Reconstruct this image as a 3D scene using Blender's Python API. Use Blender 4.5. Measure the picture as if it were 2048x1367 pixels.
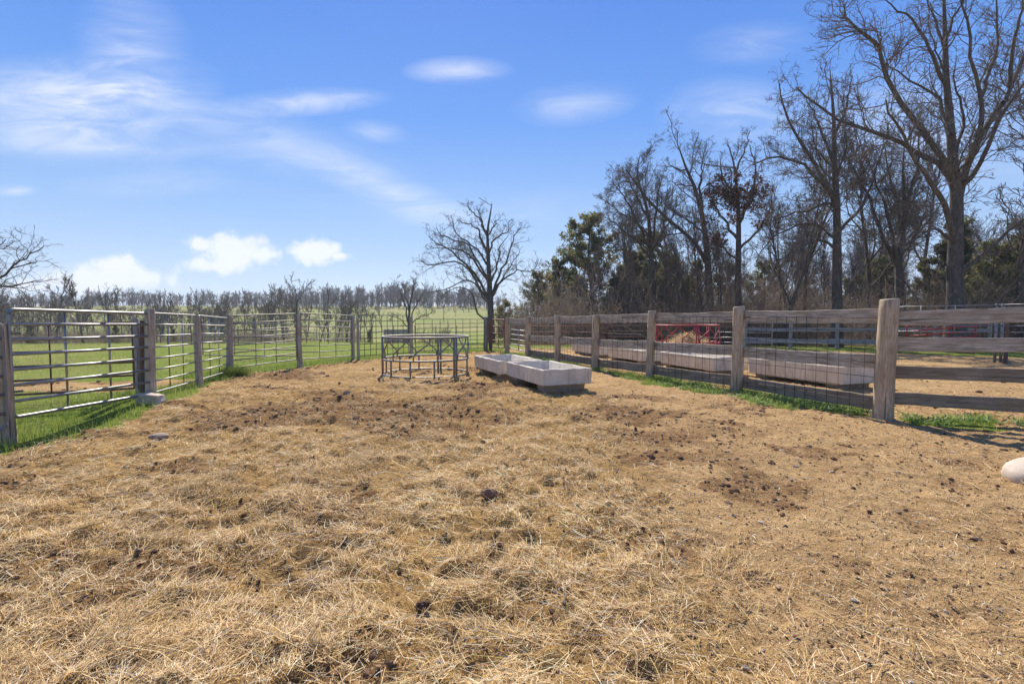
import bpy, math
import numpy as np
from mathutils import Vector

for o in list(bpy.data.objects):
    bpy.data.objects.remove(o, do_unlink=True)
scene = bpy.context.scene
COL = scene.collection
R = math.radians

# ------------------------------------------------------------------ camera
FPX = 1000.0                      # focal length in pixels of a 2048 px wide frame
HOR = 636.0                       # horizon row
CAMZ = 1.5
PITCH = math.atan((683.5 - HOR) / FPX)
cam_d = bpy.data.cameras.new('camera')
cam_d.sensor_width = 36.0
cam_d.lens = 36.0 * FPX / 2048.0
cam_d.clip_start = 0.05
cam_d.clip_end = 6000
cam = bpy.data.objects.new('camera', cam_d)
COL.objects.link(cam)
cam.location = (0, 0, CAMZ)
cam.rotation_euler = (R(90) - PITCH, 0, 0)
scene.camera = cam
scene.render.resolution_x = 1024
scene.render.resolution_y = 683

def at(px, py, d):
    """world point seen at pixel (px, py) of the photograph, d metres ahead"""
    u = (px - 1024) / FPX
    v = (683.5 - py) / FPX
    y = math.cos(PITCH) + v * math.sin(PITCH)
    z = -math.sin(PITCH) + v * math.cos(PITCH)
    return np.array([u / y * d, d, CAMZ + z / y * d])

# ------------------------------------------------------------------ sky + sun
SUN_EL = R(44)
SUN_AZ = math.atan2(-0.15, 0.99)            # from +Y towards +X
sun_dir = Vector((math.cos(SUN_EL) * math.sin(SUN_AZ), math.cos(SUN_EL) * math.cos(SUN_AZ), math.sin(SUN_EL)))
sl = bpy.data.lights.new('sun', 'SUN')
sl.energy = 5.0
sl.angle = R(0.5)
sl.color = (1.0, 0.94, 0.84)
sun = bpy.data.objects.new('sun', sl)
COL.objects.link(sun)
sun.location = (0, 0, 30)
sun.rotation_euler = (-sun_dir).to_track_quat('-Z', 'Y').to_euler()

scene.view_settings.view_transform = 'Standard'
scene.view_settings.look = 'None'
scene.view_settings.gamma = 1.0
scene.view_settings.use_curve_mapping = False
scene.view_settings.exposure = 0.66

class NT:
    """tiny node-tree helper"""
    def __init__(self, nt):
        self.nt = nt
        nt.nodes.clear()
    def n(self, kind, **kw):
        nd = self.nt.nodes.new('ShaderNode' + kind)
        for k, v in kw.items():
            setattr(nd, k, v)
        return nd
    def put(self, sock, v):
        if v is None:
            return
        if hasattr(v, 'is_linked') or hasattr(v, 'links'):
            self.nt.links.new(v, sock)
        else:
            if isinstance(v, (tuple, list)) and len(v) == 3 and sock.type == 'RGBA':
                v = (*v, 1)
            sock.default_value = v
    def math(self, op, a, b=None, c=None, clamp=False):
        nd = self.n('Math', operation=op, use_clamp=clamp)
        for i, v in enumerate((a, b, c)):
            self.put(nd.inputs[i], v)
        return nd.outputs[0]
    def mix(self, f, a, b, mode='MIX'):
        nd = self.n('Mix', data_type='RGBA', blend_type=mode)
        self.put(nd.inputs[0], f); self.put(nd.inputs[6], a); self.put(nd.inputs[7], b)
        return nd.outputs[2]
    def noise(self, vec, scale, detail=4, rough=0.55, dist=0.0):
        nd = self.n('TexNoise')
        self.put(nd.inputs['Vector'], vec)
        nd.inputs['Scale'].default_value = scale
        nd.inputs['Detail'].default_value = detail
        nd.inputs['Roughness'].default_value = rough
        nd.inputs['Distortion'].default_value = dist
        return nd.outputs['Fac']
    def ramp(self, f, stops):
        nd = self.n('ValToRGB')
        el = nd.color_ramp.elements
        while len(el) < len(stops):
            el.new(0.5)
        for e, (p, c) in zip(el, stops):
            e.position = p
            e.color = (*c, 1) if len(c) == 3 else c
        self.put(nd.inputs[0], f)
        return nd.outputs[0]
    def maprange(self, v, a, b, c=0.0, d=1.0, smooth=True):
        nd = self.n('MapRange')
        if smooth:
            nd.interpolation_type = 'SMOOTHSTEP'
        self.put(nd.inputs[0], v)
        for i, q in enumerate((a, b, c, d)):
            nd.inputs[i + 1].default_value = q
        return nd.outputs[0]
    def mapping(self, vec, scale=(1, 1, 1), loc=(0, 0, 0), rot=(0, 0, 0)):
        nd = self.n('Mapping')
        self.put(nd.inputs[0], vec)
        nd.inputs[1].default_value = loc
        nd.inputs[2].default_value = rot
        nd.inputs[3].default_value = scale
        return nd.outputs[0]
    def attr(self, name):
        return self.n('Attribute', attribute_name=name)

world = bpy.data.worlds.new('World')
scene.world = world
world.use_nodes = True
w = NT(world.node_tree)
sky = w.n('TexSky', sky_type='NISHITA')
sky.sun_disc = False
sky.sun_elevation = SUN_EL
sky.sun_rotation = SUN_AZ
sky.altitude = 300
sky.air_density = 1.0
sky.dust_density = 0.2
sky.ozone_density = 3.0
hs = w.n('HueSaturation')
hs.inputs['Hue'].default_value = 0.503
hs.inputs['Saturation'].default_value = 1.3
hs.inputs['Value'].default_value = 0.95
w.put(hs.inputs['Color'], sky.outputs[0])
tc = w.n('TexCoord')
sep = w.n('SeparateXYZ')
w.put(sep.inputs[0], tc.outputs['Generated'])
dx, dy, dz = sep.outputs
ysafe = w.math('MAXIMUM', dy, 0.05)
U = w.math('DIVIDE', dx, ysafe)
V = w.math('DIVIDE', dz, ysafe)
front = w.maprange(dy, 0.05, 0.25)
# thin high cirrus spread over the whole sky (projected on a flat layer)
zs = w.math('ADD', w.math('MAXIMUM', dz, 0.0), 0.12)
lay = w.n('CombineXYZ')
w.put(lay.inputs[0], w.math('DIVIDE', dx, zs))
w.put(lay.inputs[1], w.math('DIVIDE', dy, zs))
cir = w.noise(w.mapping(lay.outputs[0], (0.35, 1.1, 1), (3.1, 1.7, 0), (0, 0, 0.35)), 1.1, 3, 0.55, 0.6)
cir = w.maprange(cir, 0.55, 0.88, 0.0, 0.2)
# named soft streaks and puffs at their own directions
uvc = w.n('CombineXYZ')
w.put(uvc.inputs[0], U); w.put(uvc.inputs[1], V)
wisp = w.noise(w.mapping(uvc.outputs[0], (3.0, 12.0, 1), (0.3, 0.2, 0), (0, 0, 0.1)), 1.6, 5, 0.62, 1.2)
puffn = w.noise(uvc.outputs[0], 22.0, 5, 0.62, 0.2)
def tanuv(px, py):
    p = at(px, py, 1.0)
    return p[0], p[2] - CAMZ
soft = [  # px, py, half-width, half-height, tilt, amount
    (130, 205, 330, 105, 0.10, 0.62), (265, 95, 120, 130, 0.6, 0.34), (190, 292, 240, 50, -0.05, 0.36),
    (600, 205, 190, 30, 0.06, 0.55), (915, 141, 115, 30, 0.02, 0.48), (750, 264, 70, 26, -0.1, 0.45),
    (1150, 208, 135, 46, 0.1, 0.34), (1465, 225, 160, 76, 0.0, 0.36), (790, 388, 330, 46, -0.42, 0.34),
    (450, 262, 420, 70, -0.25, 0.28), (1500, 85, 130, 46, 0.1, 0.22), (30, 381, 50, 14, 0, 0.45),
    (1830, 250, 300, 130, 0.0, 0.30), (300, 365, 200, 36, 0.05, 0.2), (980, 420, 400, 60, 0.0, 0.12)]
def blob(vec, px, py, a, b, t):
    u0, v0 = tanuv(px, py)
    mp = w.n('Mapping', vector_type='TEXTURE')
    w.put(mp.inputs[0], vec)
    mp.inputs[1].default_value = (u0, v0, 0)
    mp.inputs[2].default_value = (0, 0, t)
    mp.inputs[3].default_value = (a / FPX, b / FPX, 1)
    gr = w.n('TexGradient', gradient_type='SPHERICAL')
    w.put(gr.inputs[0], mp.outputs[0])
    return gr.outputs['Fac']
total = None
for px, py, a, b, t, amt in soft:
    g = blob(uvc.outputs[0], px, py, a, b, t)
    total = w.math('MULTIPLY', g, amt) if total is None else w.math('MULTIPLY_ADD', g, amt, total)
total = w.math('MULTIPLY_ADD', total, w.maprange(wisp, 0.28, 0.72, 0.28, 1.25), cir)
cum = [(205, 560, 190, 48, 1.1), (240, 540, 85, 46, 1.1), (288, 555, 75, 34, .9),
       (470, 505, 90, 56, 1.25), (400, 488, 60, 26, .9), (520, 512, 75, 32, 1.0), (440, 532, 150, 28, .8),
       (632, 503, 80, 38, 1.25), (675, 512, 45, 18, .9), (60, 575, 160, 24, .6), (-260, 520, 170, 54, 1.1), (2300, 540, 300, 56, 1.0)]
cs = None
for px, py, a, b, amt in cum:
    g = w.math('MULTIPLY', blob(uvc.outputs[0], px, py, a, b, 0), amt)
    cs = g if cs is None else w.math('MAXIMUM', cs, g)
cs = w.math('ADD', w.math('POWER', cs, 0.9), w.maprange(puffn, 0.25, 0.75, -0.42, 0.30, False))
cs = w.maprange(cs, 0.18, 0.72, 0.0, 0.82)
total = w.math('MULTIPLY_ADD', cs, front, total)
total = w.math('MINIMUM', total, 0.95)
up = w.maprange(dz, -0.02, 0.05)
total = w.math('MULTIPLY', total, up)
# blue of the clear air overhead paling towards the horizon
air = w.ramp(w.math('MAXIMUM', dz, 0.0), [(0.0, (0.64, 0.74, 0.93)), (0.07, (0.55, 0.69, 0.93)), (0.18, (0.37, 0.57, 0.92)), (0.36, (0.165, 0.38, 0.92)), (0.6, (0.07, 0.225, 0.80)), (1.0, (0.06, 0.16, 0.55))])
air = w.mix(1.0, air, (7.5, 7.5, 7.6), 'MULTIPLY')
base = w.mix(0.8, hs.outputs[0], air)
colr = w.mix(total, base, (7.7, 7.8, 8.1))
bg = w.n('Background')
w.put(bg.inputs[0], colr)
bg.inputs[1].default_value = 0.085
world.cycles.sampling_method = 'MANUAL'
world.cycles.sample_map_resolution = 256
wo = w.n('OutputWorld')
w.put(wo.inputs[0], bg.outputs[0])

# ------------------------------------------------------------------ helpers
rng = np.random.default_rng(7)

def _hash(ix, iy, seed):
    h = (ix.astype(np.int64) * 374761393 + iy.astype(np.int64) * 668265263 + seed * 1442695041) & 0x7fffffff
    h = ((h ^ (h >> 13)) * 1274126177) & 0x7fffffff
    h = h ^ (h >> 16)
    return (h & 0xffff) / 65535.0

def vnoise(x, y, seed=0):
    x = np.asarray(x, float); y = np.asarray(y, float)
    ix = np.floor(x); iy = np.floor(y)
    fx = x - ix; fy = y - iy
    fx = fx * fx * fx * (fx * (fx * 6 - 15) + 10); fy = fy * fy * fy * (fy * (fy * 6 - 15) + 10)
    a = _hash(ix, iy, seed); b = _hash(ix + 1, iy, seed); c = _hash(ix, iy + 1, seed); d = _hash(ix + 1, iy + 1, seed)
    return (a + (b - a) * fx) * (1 - fy) + (c + (d - c) * fx) * fy

def fbm(x, y, seed=0, octv=4, gain=0.5):
    s = 0; a = 1; t = 0
    for i in range(octv):
        # rotate each octave so the lattice does not show
        c, sn = math.cos(0.6 + 1.1 * i), math.sin(0.6 + 1.1 * i)
        k = 2.03 ** i
        s = s + a * vnoise((x * c - y * sn) * k + 17.3 * i, (x * sn + y * c) * k - 9.1 * i, seed + i)
        t += a; a *= gain
    return s / t

def sst(a, b, x):
    t = np.clip((x - a) / (b - a), 0, 1)
    return t * t * (3 - 2 * t)

def fast_mesh(name, verts, quads=None, tris=None, smooth=False, mats=None, colour=None, attrs=None):
    me = bpy.data.meshes.new(name)
    verts = np.ascontiguousarray(verts, dtype=np.float32).reshape(-1, 3)
    me.vertices.add(len(verts))
    me.vertices.foreach_set('co', verts.ravel())
    loops = []; starts = []; tot = []
    off = 0
    for f, k in ((quads, 4), (tris, 3)):
        if f is None or len(f) == 0:
            continue
        f = np.asarray(f, dtype=np.int32).reshape(-1, k)
        loops.append(f.ravel())
        starts.append(off + np.arange(len(f), dtype=np.int32) * k)
        tot.append(np.full(len(f), k, dtype=np.int32))
        off += f.size
    lo = np.concatenate(loops); st = np.concatenate(starts); tt = np.concatenate(tot)
    me.loops.add(len(lo)); me.loops.foreach_set('vertex_index', lo)
    me.polygons.add(len(st))
    me.polygons.foreach_set('loop_start', st)
    me.polygons.foreach_set('loop_total', tt)
    me.polygons.foreach_set('use_smooth', np.full(len(st), smooth, dtype=bool))
    me.update(calc_edges=True)
    if colour is not None:
        a = me.color_attributes.new('tint', 'FLOAT_COLOR', 'POINT')
        c = np.ones((len(verts), 4), np.float32); c[:, :3] = colour
        a.data.foreach_set('color', c.ravel())
    for k, v in (attrs or {}).items():
        v = np.asarray(v, np.float32)
        if v.ndim == 1:
            a = me.attributes.new(k, 'FLOAT', 'POINT'); a.data.foreach_set('value', v)
        else:
            a = me.attributes.new(k, 'FLOAT_VECTOR', 'POINT'); a.data.foreach_set('vector', v.ravel())
    if mats:
        me.materials.append(mats)
    return me

def link(name, me, parent=None, loc=None):
    o = bpy.data.objects.new(name, me)
    COL.objects.link(o)
    if parent is not None:
        o.parent = parent
    if loc is not None:
        o.location = loc
    return o

def tag(o, label, cat, group=None, kind=None):
    if label: o['label'] = label
    if cat: o['category'] = cat
    if group: o['group'] = group
    if kind: o['kind'] = kind
    return o

def thing(name, label, cat, loc=(0, 0, 0), group=None, rz=0.0):
    o = bpy.data.objects.new(name, None)
    o.empty_display_size = 0.2
    COL.objects.link(o)
    o.location = tuple(float(v) for v in loc)
    o.rotation_euler = (0, 0, rz)
    return tag(o, label, cat, group)

def copy_tree(root, loc, rz=0.0, scale=1.0, label=None, group=None):
    r = root.copy(); COL.objects.link(r)
    r.location = tuple(float(v) for v in loc); r.rotation_euler = (0, 0, rz)
    r.scale = (scale, scale, scale) if np.isscalar(scale) else scale
    if label: r['label'] = label
    if group: r['group'] = group
    for ch in list(root.children):
        c = ch.copy(); COL.objects.link(c); c.parent = r
        for g in ch.children:
            d = g.copy(); COL.objects.link(d); d.parent = c
    return r

def norm(v):
    return v / np.maximum(np.linalg.norm(v, axis=-1, keepdims=True), 1e-9)

def tubes(P, Rd, sides):
    """P (N,k,3), Rd (N,k) -> verts, quads of N open tubes"""
    N, k, _ = P.shape
    T = np.empty_like(P)
    T[:, 1:-1] = P[:, 2:] - P[:, :-2]
    T[:, 0] = P[:, 1] - P[:, 0]; T[:, -1] = P[:, -1] - P[:, -2]
    T = norm(T)
    mean = norm(P[:, -1] - P[:, 0] + 1e-6)
    ref = np.zeros((N, 3)); use = np.abs(mean[:, 2]) > 0.8
    ref[use] = (1, 0.13, 0.1); ref[~use] = (0.07, 0.11, 1)
    A = norm(np.cross(T, np.repeat(ref[:, None], k, 1)))
    B = np.cross(T, A)
    th = np.arange(sides) * 2 * math.pi / sides
    V = P[:, :, None] + Rd[:, :, None, None] * (A[:, :, None] * np.cos(th)[None, None, :, None] + B[:, :, None] * np.sin(th)[None, None, :, None])
    idx = np.arange(N * k * sides).reshape(N, k, sides)
    a = idx[:, :-1]; b = idx[:, 1:]
    q = np.stack([a, np.roll(a, -1, 2), np.roll(b, -1, 2), b], -1).reshape(-1, 4)
    return V.reshape(-1, 3), q

def ribbons(P, Rd, seed=1):
    """the finest twigs: flat slivers a few millimetres wide, each turned its own way"""
    N, k, _ = P.shape
    g = np.random.default_rng(seed)
    T = norm(P[:, -1] - P[:, 0])
    side = norm(np.cross(T, g.normal(size=(N, 3))))[:, None] * (Rd * 1.25)[:, :, None]
    V = np.stack([P - side, P + side], 2)
    idx = np.arange(N * k * 2).reshape(N, k, 2)
    q = np.stack([idx[:, :-1, 0], idx[:, :-1, 1], idx[:, 1:, 1], idx[:, 1:, 0]], -1).reshape(-1, 4)
    return V.reshape(-1, 3), q

class Acc:
    def __init__(self):
        self.v = []; self.q = []; self.t = []; self.c = []; self.n = 0
    def add(self, v, q=None, t=None, c=None):
        v = np.asarray(v, float).reshape(-1, 3)
        if q is not None and len(q): self.q.append(np.asarray(q).reshape(-1, 4) + self.n)
        if t is not None and len(t): self.t.append(np.asarray(t).reshape(-1, 3) + self.n)
        if c is not None: self.c.append(np.broadcast_to(np.asarray(c, float), v.shape))
        self.v.append(v); self.n += len(v)
    def mesh(self, name, mat, smooth=False):
        return fast_mesh(name, np.concatenate(self.v), np.concatenate(self.q) if self.q else None,
                         np.concatenate(self.t) if self.t else None, smooth, mat,
                         np.concatenate(self.c) if self.c else None)

def pipe_geo(pts, r, sides=8, closed=False):
    pts = np.asarray(pts, float)
    if closed:
        k = len(pts)
        P = np.concatenate([pts[-1:], pts, pts[:2]])[None]
        v, q = tubes(P, np.full(P.shape[:2], r), sides)
        v = v.reshape(-1, sides, 3)[1:1 + k]
        idx = np.arange(k * sides).reshape(k, sides)
        a = idx; b = np.roll(idx, -1, 0)
        q = np.stack([a, np.roll(a, -1, 1), np.roll(b, -1, 1), b], -1).reshape(-1, 4)
        return v.reshape(-1, 3), q, None
    v, q = tubes(pts[None], np.full((1, len(pts)), r), sides)
    n = len(v)
    v = np.concatenate([v, pts[:1], pts[-1:]])
    t = [(n, (i + 1) % sides, i) for i in range(sides)] + [(n + 1, n - sides + i, n - sides + (i + 1) % sides) for i in range(sides)]
    return v, q, np.array(t)

def pipe(name, pts, r, mat, parent, sides=8, closed=False):
    base = np.array(parent.location)
    v, q, t = pipe_geo(np.asarray(pts, float) - base, r, sides, closed)
    return link(name, fast_mesh(name, v, q, t, True, mat), parent)

def arc_rect(w_, h_, r, n=5):
    """rounded rectangle outline in (s, z), from (0,0) to (w,h)"""
    out = []
    for cx, cy, a0 in ((w_ - r, r, -90), (w_ - r, h_ - r, 0), (r, h_ - r, 90), (r, r, 180)):
        for i in range(n + 1):
            a = R(a0 + 90 * i / n)
            out.append((cx + r * math.cos(a), cy + r * math.sin(a)))
    return np.array(out)

# ------------------------------------------------------------------ materials
def new_mat(name):
    m = bpy.data.materials.new(name)
    m.use_nodes = True
    n = NT(m.node_tree)
    b = n.n('BsdfPrincipled')
    o = n.n('OutputMaterial')
    n.put(o.inputs[0], b.outputs[0])
    return m, n, b

def bump(n, b, h, strength, dist):
    nd = n.n('Bump')
    nd.inputs['Strength'].default_value = strength
    nd.inputs['Distance'].default_value = dist
    n.put(nd.inputs['Height'], h)
    n.put(b.inputs['Normal'], nd.outputs[0])

def m_wood(name, c1, c2, c3, lichen=0.0):
    m, n, b = new_mat(name)
    g = n.attr('grain').outputs['Vector']
    fib = n.noise(n.mapping(g, (3.5, 42, 42)), 1.0, 6, 0.7, 0.9)
    big = n.noise(n.mapping(g, (2.2, 6, 6)), 1.0, 4, 0.65, 0.6)
    crack = n.noise(n.mapping(g, (0.7, 26, 26), (7, 3, 1)), 1.0, 3, 0.5, 1.2)
    crk = n.maprange(crack, 0.30, 0.39, 1.0, 0.0)
    col = n.ramp(fib, [(0.32, c1), (0.5, c2), (0.68, c3)])
    col = n.mix(n.maprange(big, 0.3, 0.75, 0, 0.65), col, c1)
    col = n.mix(n.math('MULTIPLY', crk, 0.75), col, (0.03, 0.025, 0.02))
    if lichen:
        ln = n.noise(n.mapping(g, (3, 9, 9), (2, 5, 8)), 1.0, 5, 0.6)
        col = n.mix(n.maprange(ln, 0.56, 0.68, 0, lichen), col, (0.26, 0.21, 0.05))
    n.put(b.inputs['Base Color'], col)
    b.inputs['Roughness'].default_value = 0.9
    b.inputs['Specular IOR Level'].default_value = 0.25
    h = n.math('SUBTRACT', fib, n.math('MULTIPLY', crk, 1.3))
    bump(n, b, h, 0.7, 0.006)
    return m

def m_metal(name, c, rough, metallic, rust=0.0, rustc=(0.16, 0.06, 0.03)):
    m, n, b = new_mat(name)
    tcn = n.n('TexCoord').outputs['Object']
    a = n.noise(tcn, 9, 5, 0.6); f = n.noise(tcn, 60, 3, 0.6)
    col = n.mix(n.maprange(a, 0.3, 0.7), tuple(x * 0.78 for x in c), c)
    rm = n.math('ADD', n.maprange(n.noise(tcn, 4.5, 6, 0.7), 0.62 - 0.3 * rust, 0.72 - 0.2 * rust), 0, clamp=True)
    rm = n.math('MULTIPLY', rm, min(1.0, rust * 1.5))
    col = n.mix(rm, col, rustc)
    n.put(b.inputs['Base Color'], col)
    n.put(b.inputs['Metallic'], n.math('MULTIPLY', n.math('SUBTRACT', 1.0, rm), metallic))
    n.put(b.inputs['Roughness'], n.math('ADD', rough - 0.08, n.math('MULTIPLY', f, 0.2)))
    bump(n, b, f, 0.15, 0.002)
    return m

def m_tint(name, rough=0.8, trans=0.0, spec=0.3):
    """takes its colour from the per-strand 'tint' attribute"""
    m, n, b = new_mat(name)
    c = n.attr('tint').outputs['Color']
    n.put(b.inputs['Base Color'], c)
    b.inputs['Roughness'].default_value = rough
    b.inputs['Specular IOR Level'].default_value = spec
    if trans:
        t = n.n('BsdfTranslucent')
        n.put(t.inputs[0], c)
        ms = n.n('MixShader'); ms.inputs[0].default_value = trans
        n.put(ms.inputs[1], b.outputs[0]); n.put(ms.inputs[2], t.outputs[0])
        o = [x for x in n.nt.nodes if x.type == 'OUTPUT_MATERIAL'][0]
        n.put(o.inputs[0], ms.outputs[0])
    return m

def m_bark(name, c1, c2, scale=14.0):
    m, n, b = new_mat(name)
    tcn = n.n('TexCoord').outputs['Object']
    a = n.noise(n.mapping(tcn, (1, 1, 0.25)), scale, 5, 0.65, 0.4)
    l = n.noise(tcn, 3.0, 4, 0.6)
    col = n.ramp(a, [(0.3, c1), (0.7, c2)])
    col = n.mix(n.maprange(l, 0.55, 0.7, 0, 0.5), col, tuple(min(1, x * 1.35 + 0.02) for x in c2))
    n.put(b.inputs['Base Color'], col)
    b.inputs['Roughness'].default_value = 0.9
    b.inputs['Specular IOR Level'].default_value = 0.15
    bump(n, b, a, 0.8, 0.03)
    return m

M = {}
M['wood'] = m_wood('weathered_wood', (0.21, 0.165, 0.115), (0.46, 0.385, 0.295), (0.68, 0.59, 0.48), 0.35)
M['post_wood'] = m_wood('weathered_post_wood', (0.25, 0.18, 0.11), (0.48, 0.37, 0.25), (0.66, 0.54, 0.39), 0.4)
M['dark_wood'] = m_wood('damp_dark_wood', (0.17, 0.125, 0.083), (0.30, 0.235, 0.165), (0.43, 0.345, 0.255), 0.3)
M['grey_wood'] = m_wood('silver_grey_wood', (0.24, 0.21, 0.18), (0.37, 0.335, 0.295), (0.50, 0.46, 0.42), 0.2)
M['galv'] = m_metal('galvanised_steel', (0.33, 0.32, 0.305), 0.45, 0.8, 0.15)
M['galv_old'] = m_metal('dull_galvanised_steel', (0.25, 0.235, 0.21), 0.55, 0.6, 0.32)
M['rust'] = m_metal('rusty_steel', (0.13, 0.085, 0.065), 0.75, 0.2, 0.6, (0.17, 0.07, 0.035))
M['red_rust'] = m_metal('faded_red_rusty_steel', (0.22, 0.075, 0.05), 0.65, 0.1, 0.5, (0.15, 0.06, 0.035))
M['red'] = m_metal('red_paint', (0.42, 0.035, 0.03), 0.45, 0.0, 0.15, (0.25, 0.05, 0.03))
M['wire'] = m_metal('dark_wire', (0.11, 0.095, 0.085), 0.65, 0.4, 0.4, (0.10, 0.055, 0.035))
M['straw'] = m_tint('straw', 0.75, 0.12, 0.25)
M['grass'] = m_tint('grass_blades', 0.65, 0.45, 0.3)
M['clod'] = m_tint('dirt_clods', 0.95, 0.0, 0.1)
M['needle'] = m_tint('evergreen_sprays', 0.8, 0.55, 0.2)
M['leaf'] = m_tint('dry_leaves', 0.8, 0.3, 0.2)
M['bark'] = m_bark('grey_bark', (0.05, 0.042, 0.035), (0.16, 0.135, 0.115))
M['bark_dark'] = m_bark('dark_bark', (0.05, 0.041, 0.034), (0.155, 0.13, 0.108))
M['twig'] = m_bark('twig_bark', (0.11, 0.089, 0.075), (0.22, 0.18, 0.15), 3.0)
M['far_twig'] = m_bark('far_twig_bark', (0.12, 0.09, 0.068), (0.23, 0.175, 0.135), 3.0)

def m_concrete():
    m, n, b = new_mat('weathered_concrete')
    tcn = n.n('TexCoord').outputs['Object']
    a = n.noise(tcn, 3.5, 6, 0.65, 0.3); f = n.noise(tcn, 55, 4, 0.7); st = n.noise(n.mapping(tcn, (6, 6, 1.0)), 2.0, 4, 0.6)
    col = n.ramp(a, [(0.3, (0.54, 0.465, 0.35)), (0.7, (0.77, 0.68, 0.54))])
    col = n.mix(n.maprange(st, 0.50, 0.70, 0, 0.6), col, (0.33, 0.245, 0.16))
    col = n.mix(n.maprange(f, 0.62, 0.75, 0, 0.5), col, (0.22, 0.19, 0.16))
    n.put(b.inputs['Base Color'], col)
    b.inputs['Roughness'].default_value = 0.9
    bump(n, b, n.math('ADD', n.math('MULTIPLY', a, 0.5), f), 0.5, 0.006)
    return m
M['concrete'] = m_concrete()

def m_stone(name, c1, c2):
    m, n, b = new_mat(name)
    tcn = n.n('TexCoord').outputs['Object']
    a = n.noise(tcn, 7, 6, 0.65, 0.3); f = n.noise(tcn, 45, 4, 0.7)
    n.put(b.inputs['Base Color'], n.mix(n.maprange(f, 0.6, 0.75, 0, 0.35), n.ramp(a, [(0.3, c1), (0.7, c2)]), tuple(x * 0.5 for x in c1)))
    b.inputs['Roughness'].default_value = 0.9
    bump(n, b, n.math('ADD', a, n.math('MULTIPLY', f, 0.5)), 0.6, 0.01)
    return m
M['muddy_shaded_concrete'] = m_stone('muddy_shaded_concrete', (0.24, 0.18, 0.12), (0.40, 0.32, 0.23))  # trough feet: mud plus the shade under the basin, both put into the colour
M['pale_stone'] = m_stone('pale_stone', (0.42, 0.335, 0.25), (0.58, 0.48, 0.375))
M['brown_stone'] = m_stone('brown_stone', (0.24, 0.17, 0.12), (0.38, 0.28, 0.2))

# ------------------------------------------------------------------ layout of the pen
LEFT = np.array([(-6.49, 6.4), (-6.30, 8.7), (-6.79, 10.8), (-7.54, 13.3), (-6.53, 15.3), (-5.66, 17.8), (-4.05, 20.0), (-1.19, 22.9)])
RIGHT = np.array([(5.56, 7.4), (4.54, 10.05), (3.45, 12.4), (2.44, 14.5), (1.52, 16.85), (0.62, 18.9), (-0.20, 21.4)])
NEARR = np.array([(5.56, 7.4), (8.05, 6.33), (12.5, 4.4)])
PEN = np.array([(-7.2, -20), (-6.9, 3.0)] + [tuple(p) for p in LEFT] + [tuple(p) for p in RIGHT[::-1]] + [(8.05, 6.33), (12.5, 4.4), (40, -5), (40, -20)])

def dist_poly(x, y, pts):
    d = np.full(np.shape(x), 1e9)
    for a, b in zip(pts[:-1], pts[1:]):
        ab = b - a
        t = np.clip(((x - a[0]) * ab[0] + (y - a[1]) * ab[1]) / (ab @ ab), 0, 1)
        d = np.minimum(d, np.hypot(x - a[0] - t * ab[0], y - a[1] - t * ab[1]))
    return d

def inside(x, y, poly):
    c = np.zeros(np.shape(x), bool)
    n = len(poly)
    for i in range(n):
        x1, y1 = poly[i]; x2, y2 = poly[(i + 1) % n]
        m = (y1 > y) != (y2 > y)
        xi = (x2 - x1) * (y - y1) / (y2 - y1 + 1e-12) + x1
        c ^= m & (x < xi)
    return c

YARD = np.array([tuple(p) for p in RIGHT] + [(-0.5, 24.0), (8, 25.5), (15, 22.5), (21, 17.5), (45, 9), (45, -6), (12.5, 4.4), (8.05, 6.33)])

def masks(x, y):
    """dirt (1 = bare ground, 0 = grass) and straw cover"""
    x = np.asarray(x, float); y = np.asarray(y, float)
    nz = fbm(x * 1.6, y * 1.6, 11, 4)
    nzf = fbm(x * 5, y * 5, 15, 3)
    dl = dist_poly(x, y, np.concatenate([[(-7.2, -20), (-6.9, 3.0)], LEFT]))
    dr = dist_poly(x, y, np.concatenate([NEARR[::-1], RIGHT[1:]]))
    inp = inside(x, y, PEN); iny = inside(x, y, YARD)
    # left fence: wide turf near the gate, thin further round
    wl = 0.12 + 0.55 * np.exp(-((y - 7.0) / 1.6) ** 2) + 0.30 * np.exp(-((y - 9.6) / 0.8) ** 2) + 0.5 * (nz - 0.45)
    wr = 0.30 + 1.5 * (nz - 0.45) + 0.5 * (fbm(x * 0.6, y * 0.6, 19, 2) - 0.5) + 0.12 * np.exp(-((y - 9.0) / 1.2) ** 2)
    w_ = np.where(dl < dr, wl, wr)
    d = np.minimum(dl, dr)
    dirt = sst(-0.10, 0.18, d - w_ + 0.5 * (nzf - 0.5))
    dirt = np.where(inp | iny, dirt, 0.0)
    # trodden mud outside the left gate and worn patches in the field
    mud = np.exp(-((y - 11.6 - 0.06 * x) / 1.3) ** 2) * sst(-7.0, -8.0, x) * sst(-22, -12, x)
    dirt = np.maximum(dirt, np.where(inp | iny, 0, sst(0.45, 0.75, mud * (0.35 + 1.2 * nz))))
    # wood floor under the trees: leaf litter instead of turf
    ang = x / np.maximum(y, 0.5)
    wood = sst(26, 31, y + 5 * (nz - 0.5)) * sst(0.03, 0.12, ang) * sst(0.0, 1.0, x - 0.5)
    straw = np.clip(1.0 - (x - 0.0 - 0.10 * y) / 1.3, 0, 1) * (1 - 0.55 * sst(6.5, 11, y))
    straw = np.clip(straw * (0.35 + 1.25 * fbm(x * 1.1, y * 1.1, 23, 4)) , 0, 1)
    straw = np.where(inp, np.maximum(straw, 0.05), np.where(iny, 0.12, 0.0)) * sst(0.2, 0.8, dirt)
    return dirt, straw, wood

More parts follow.
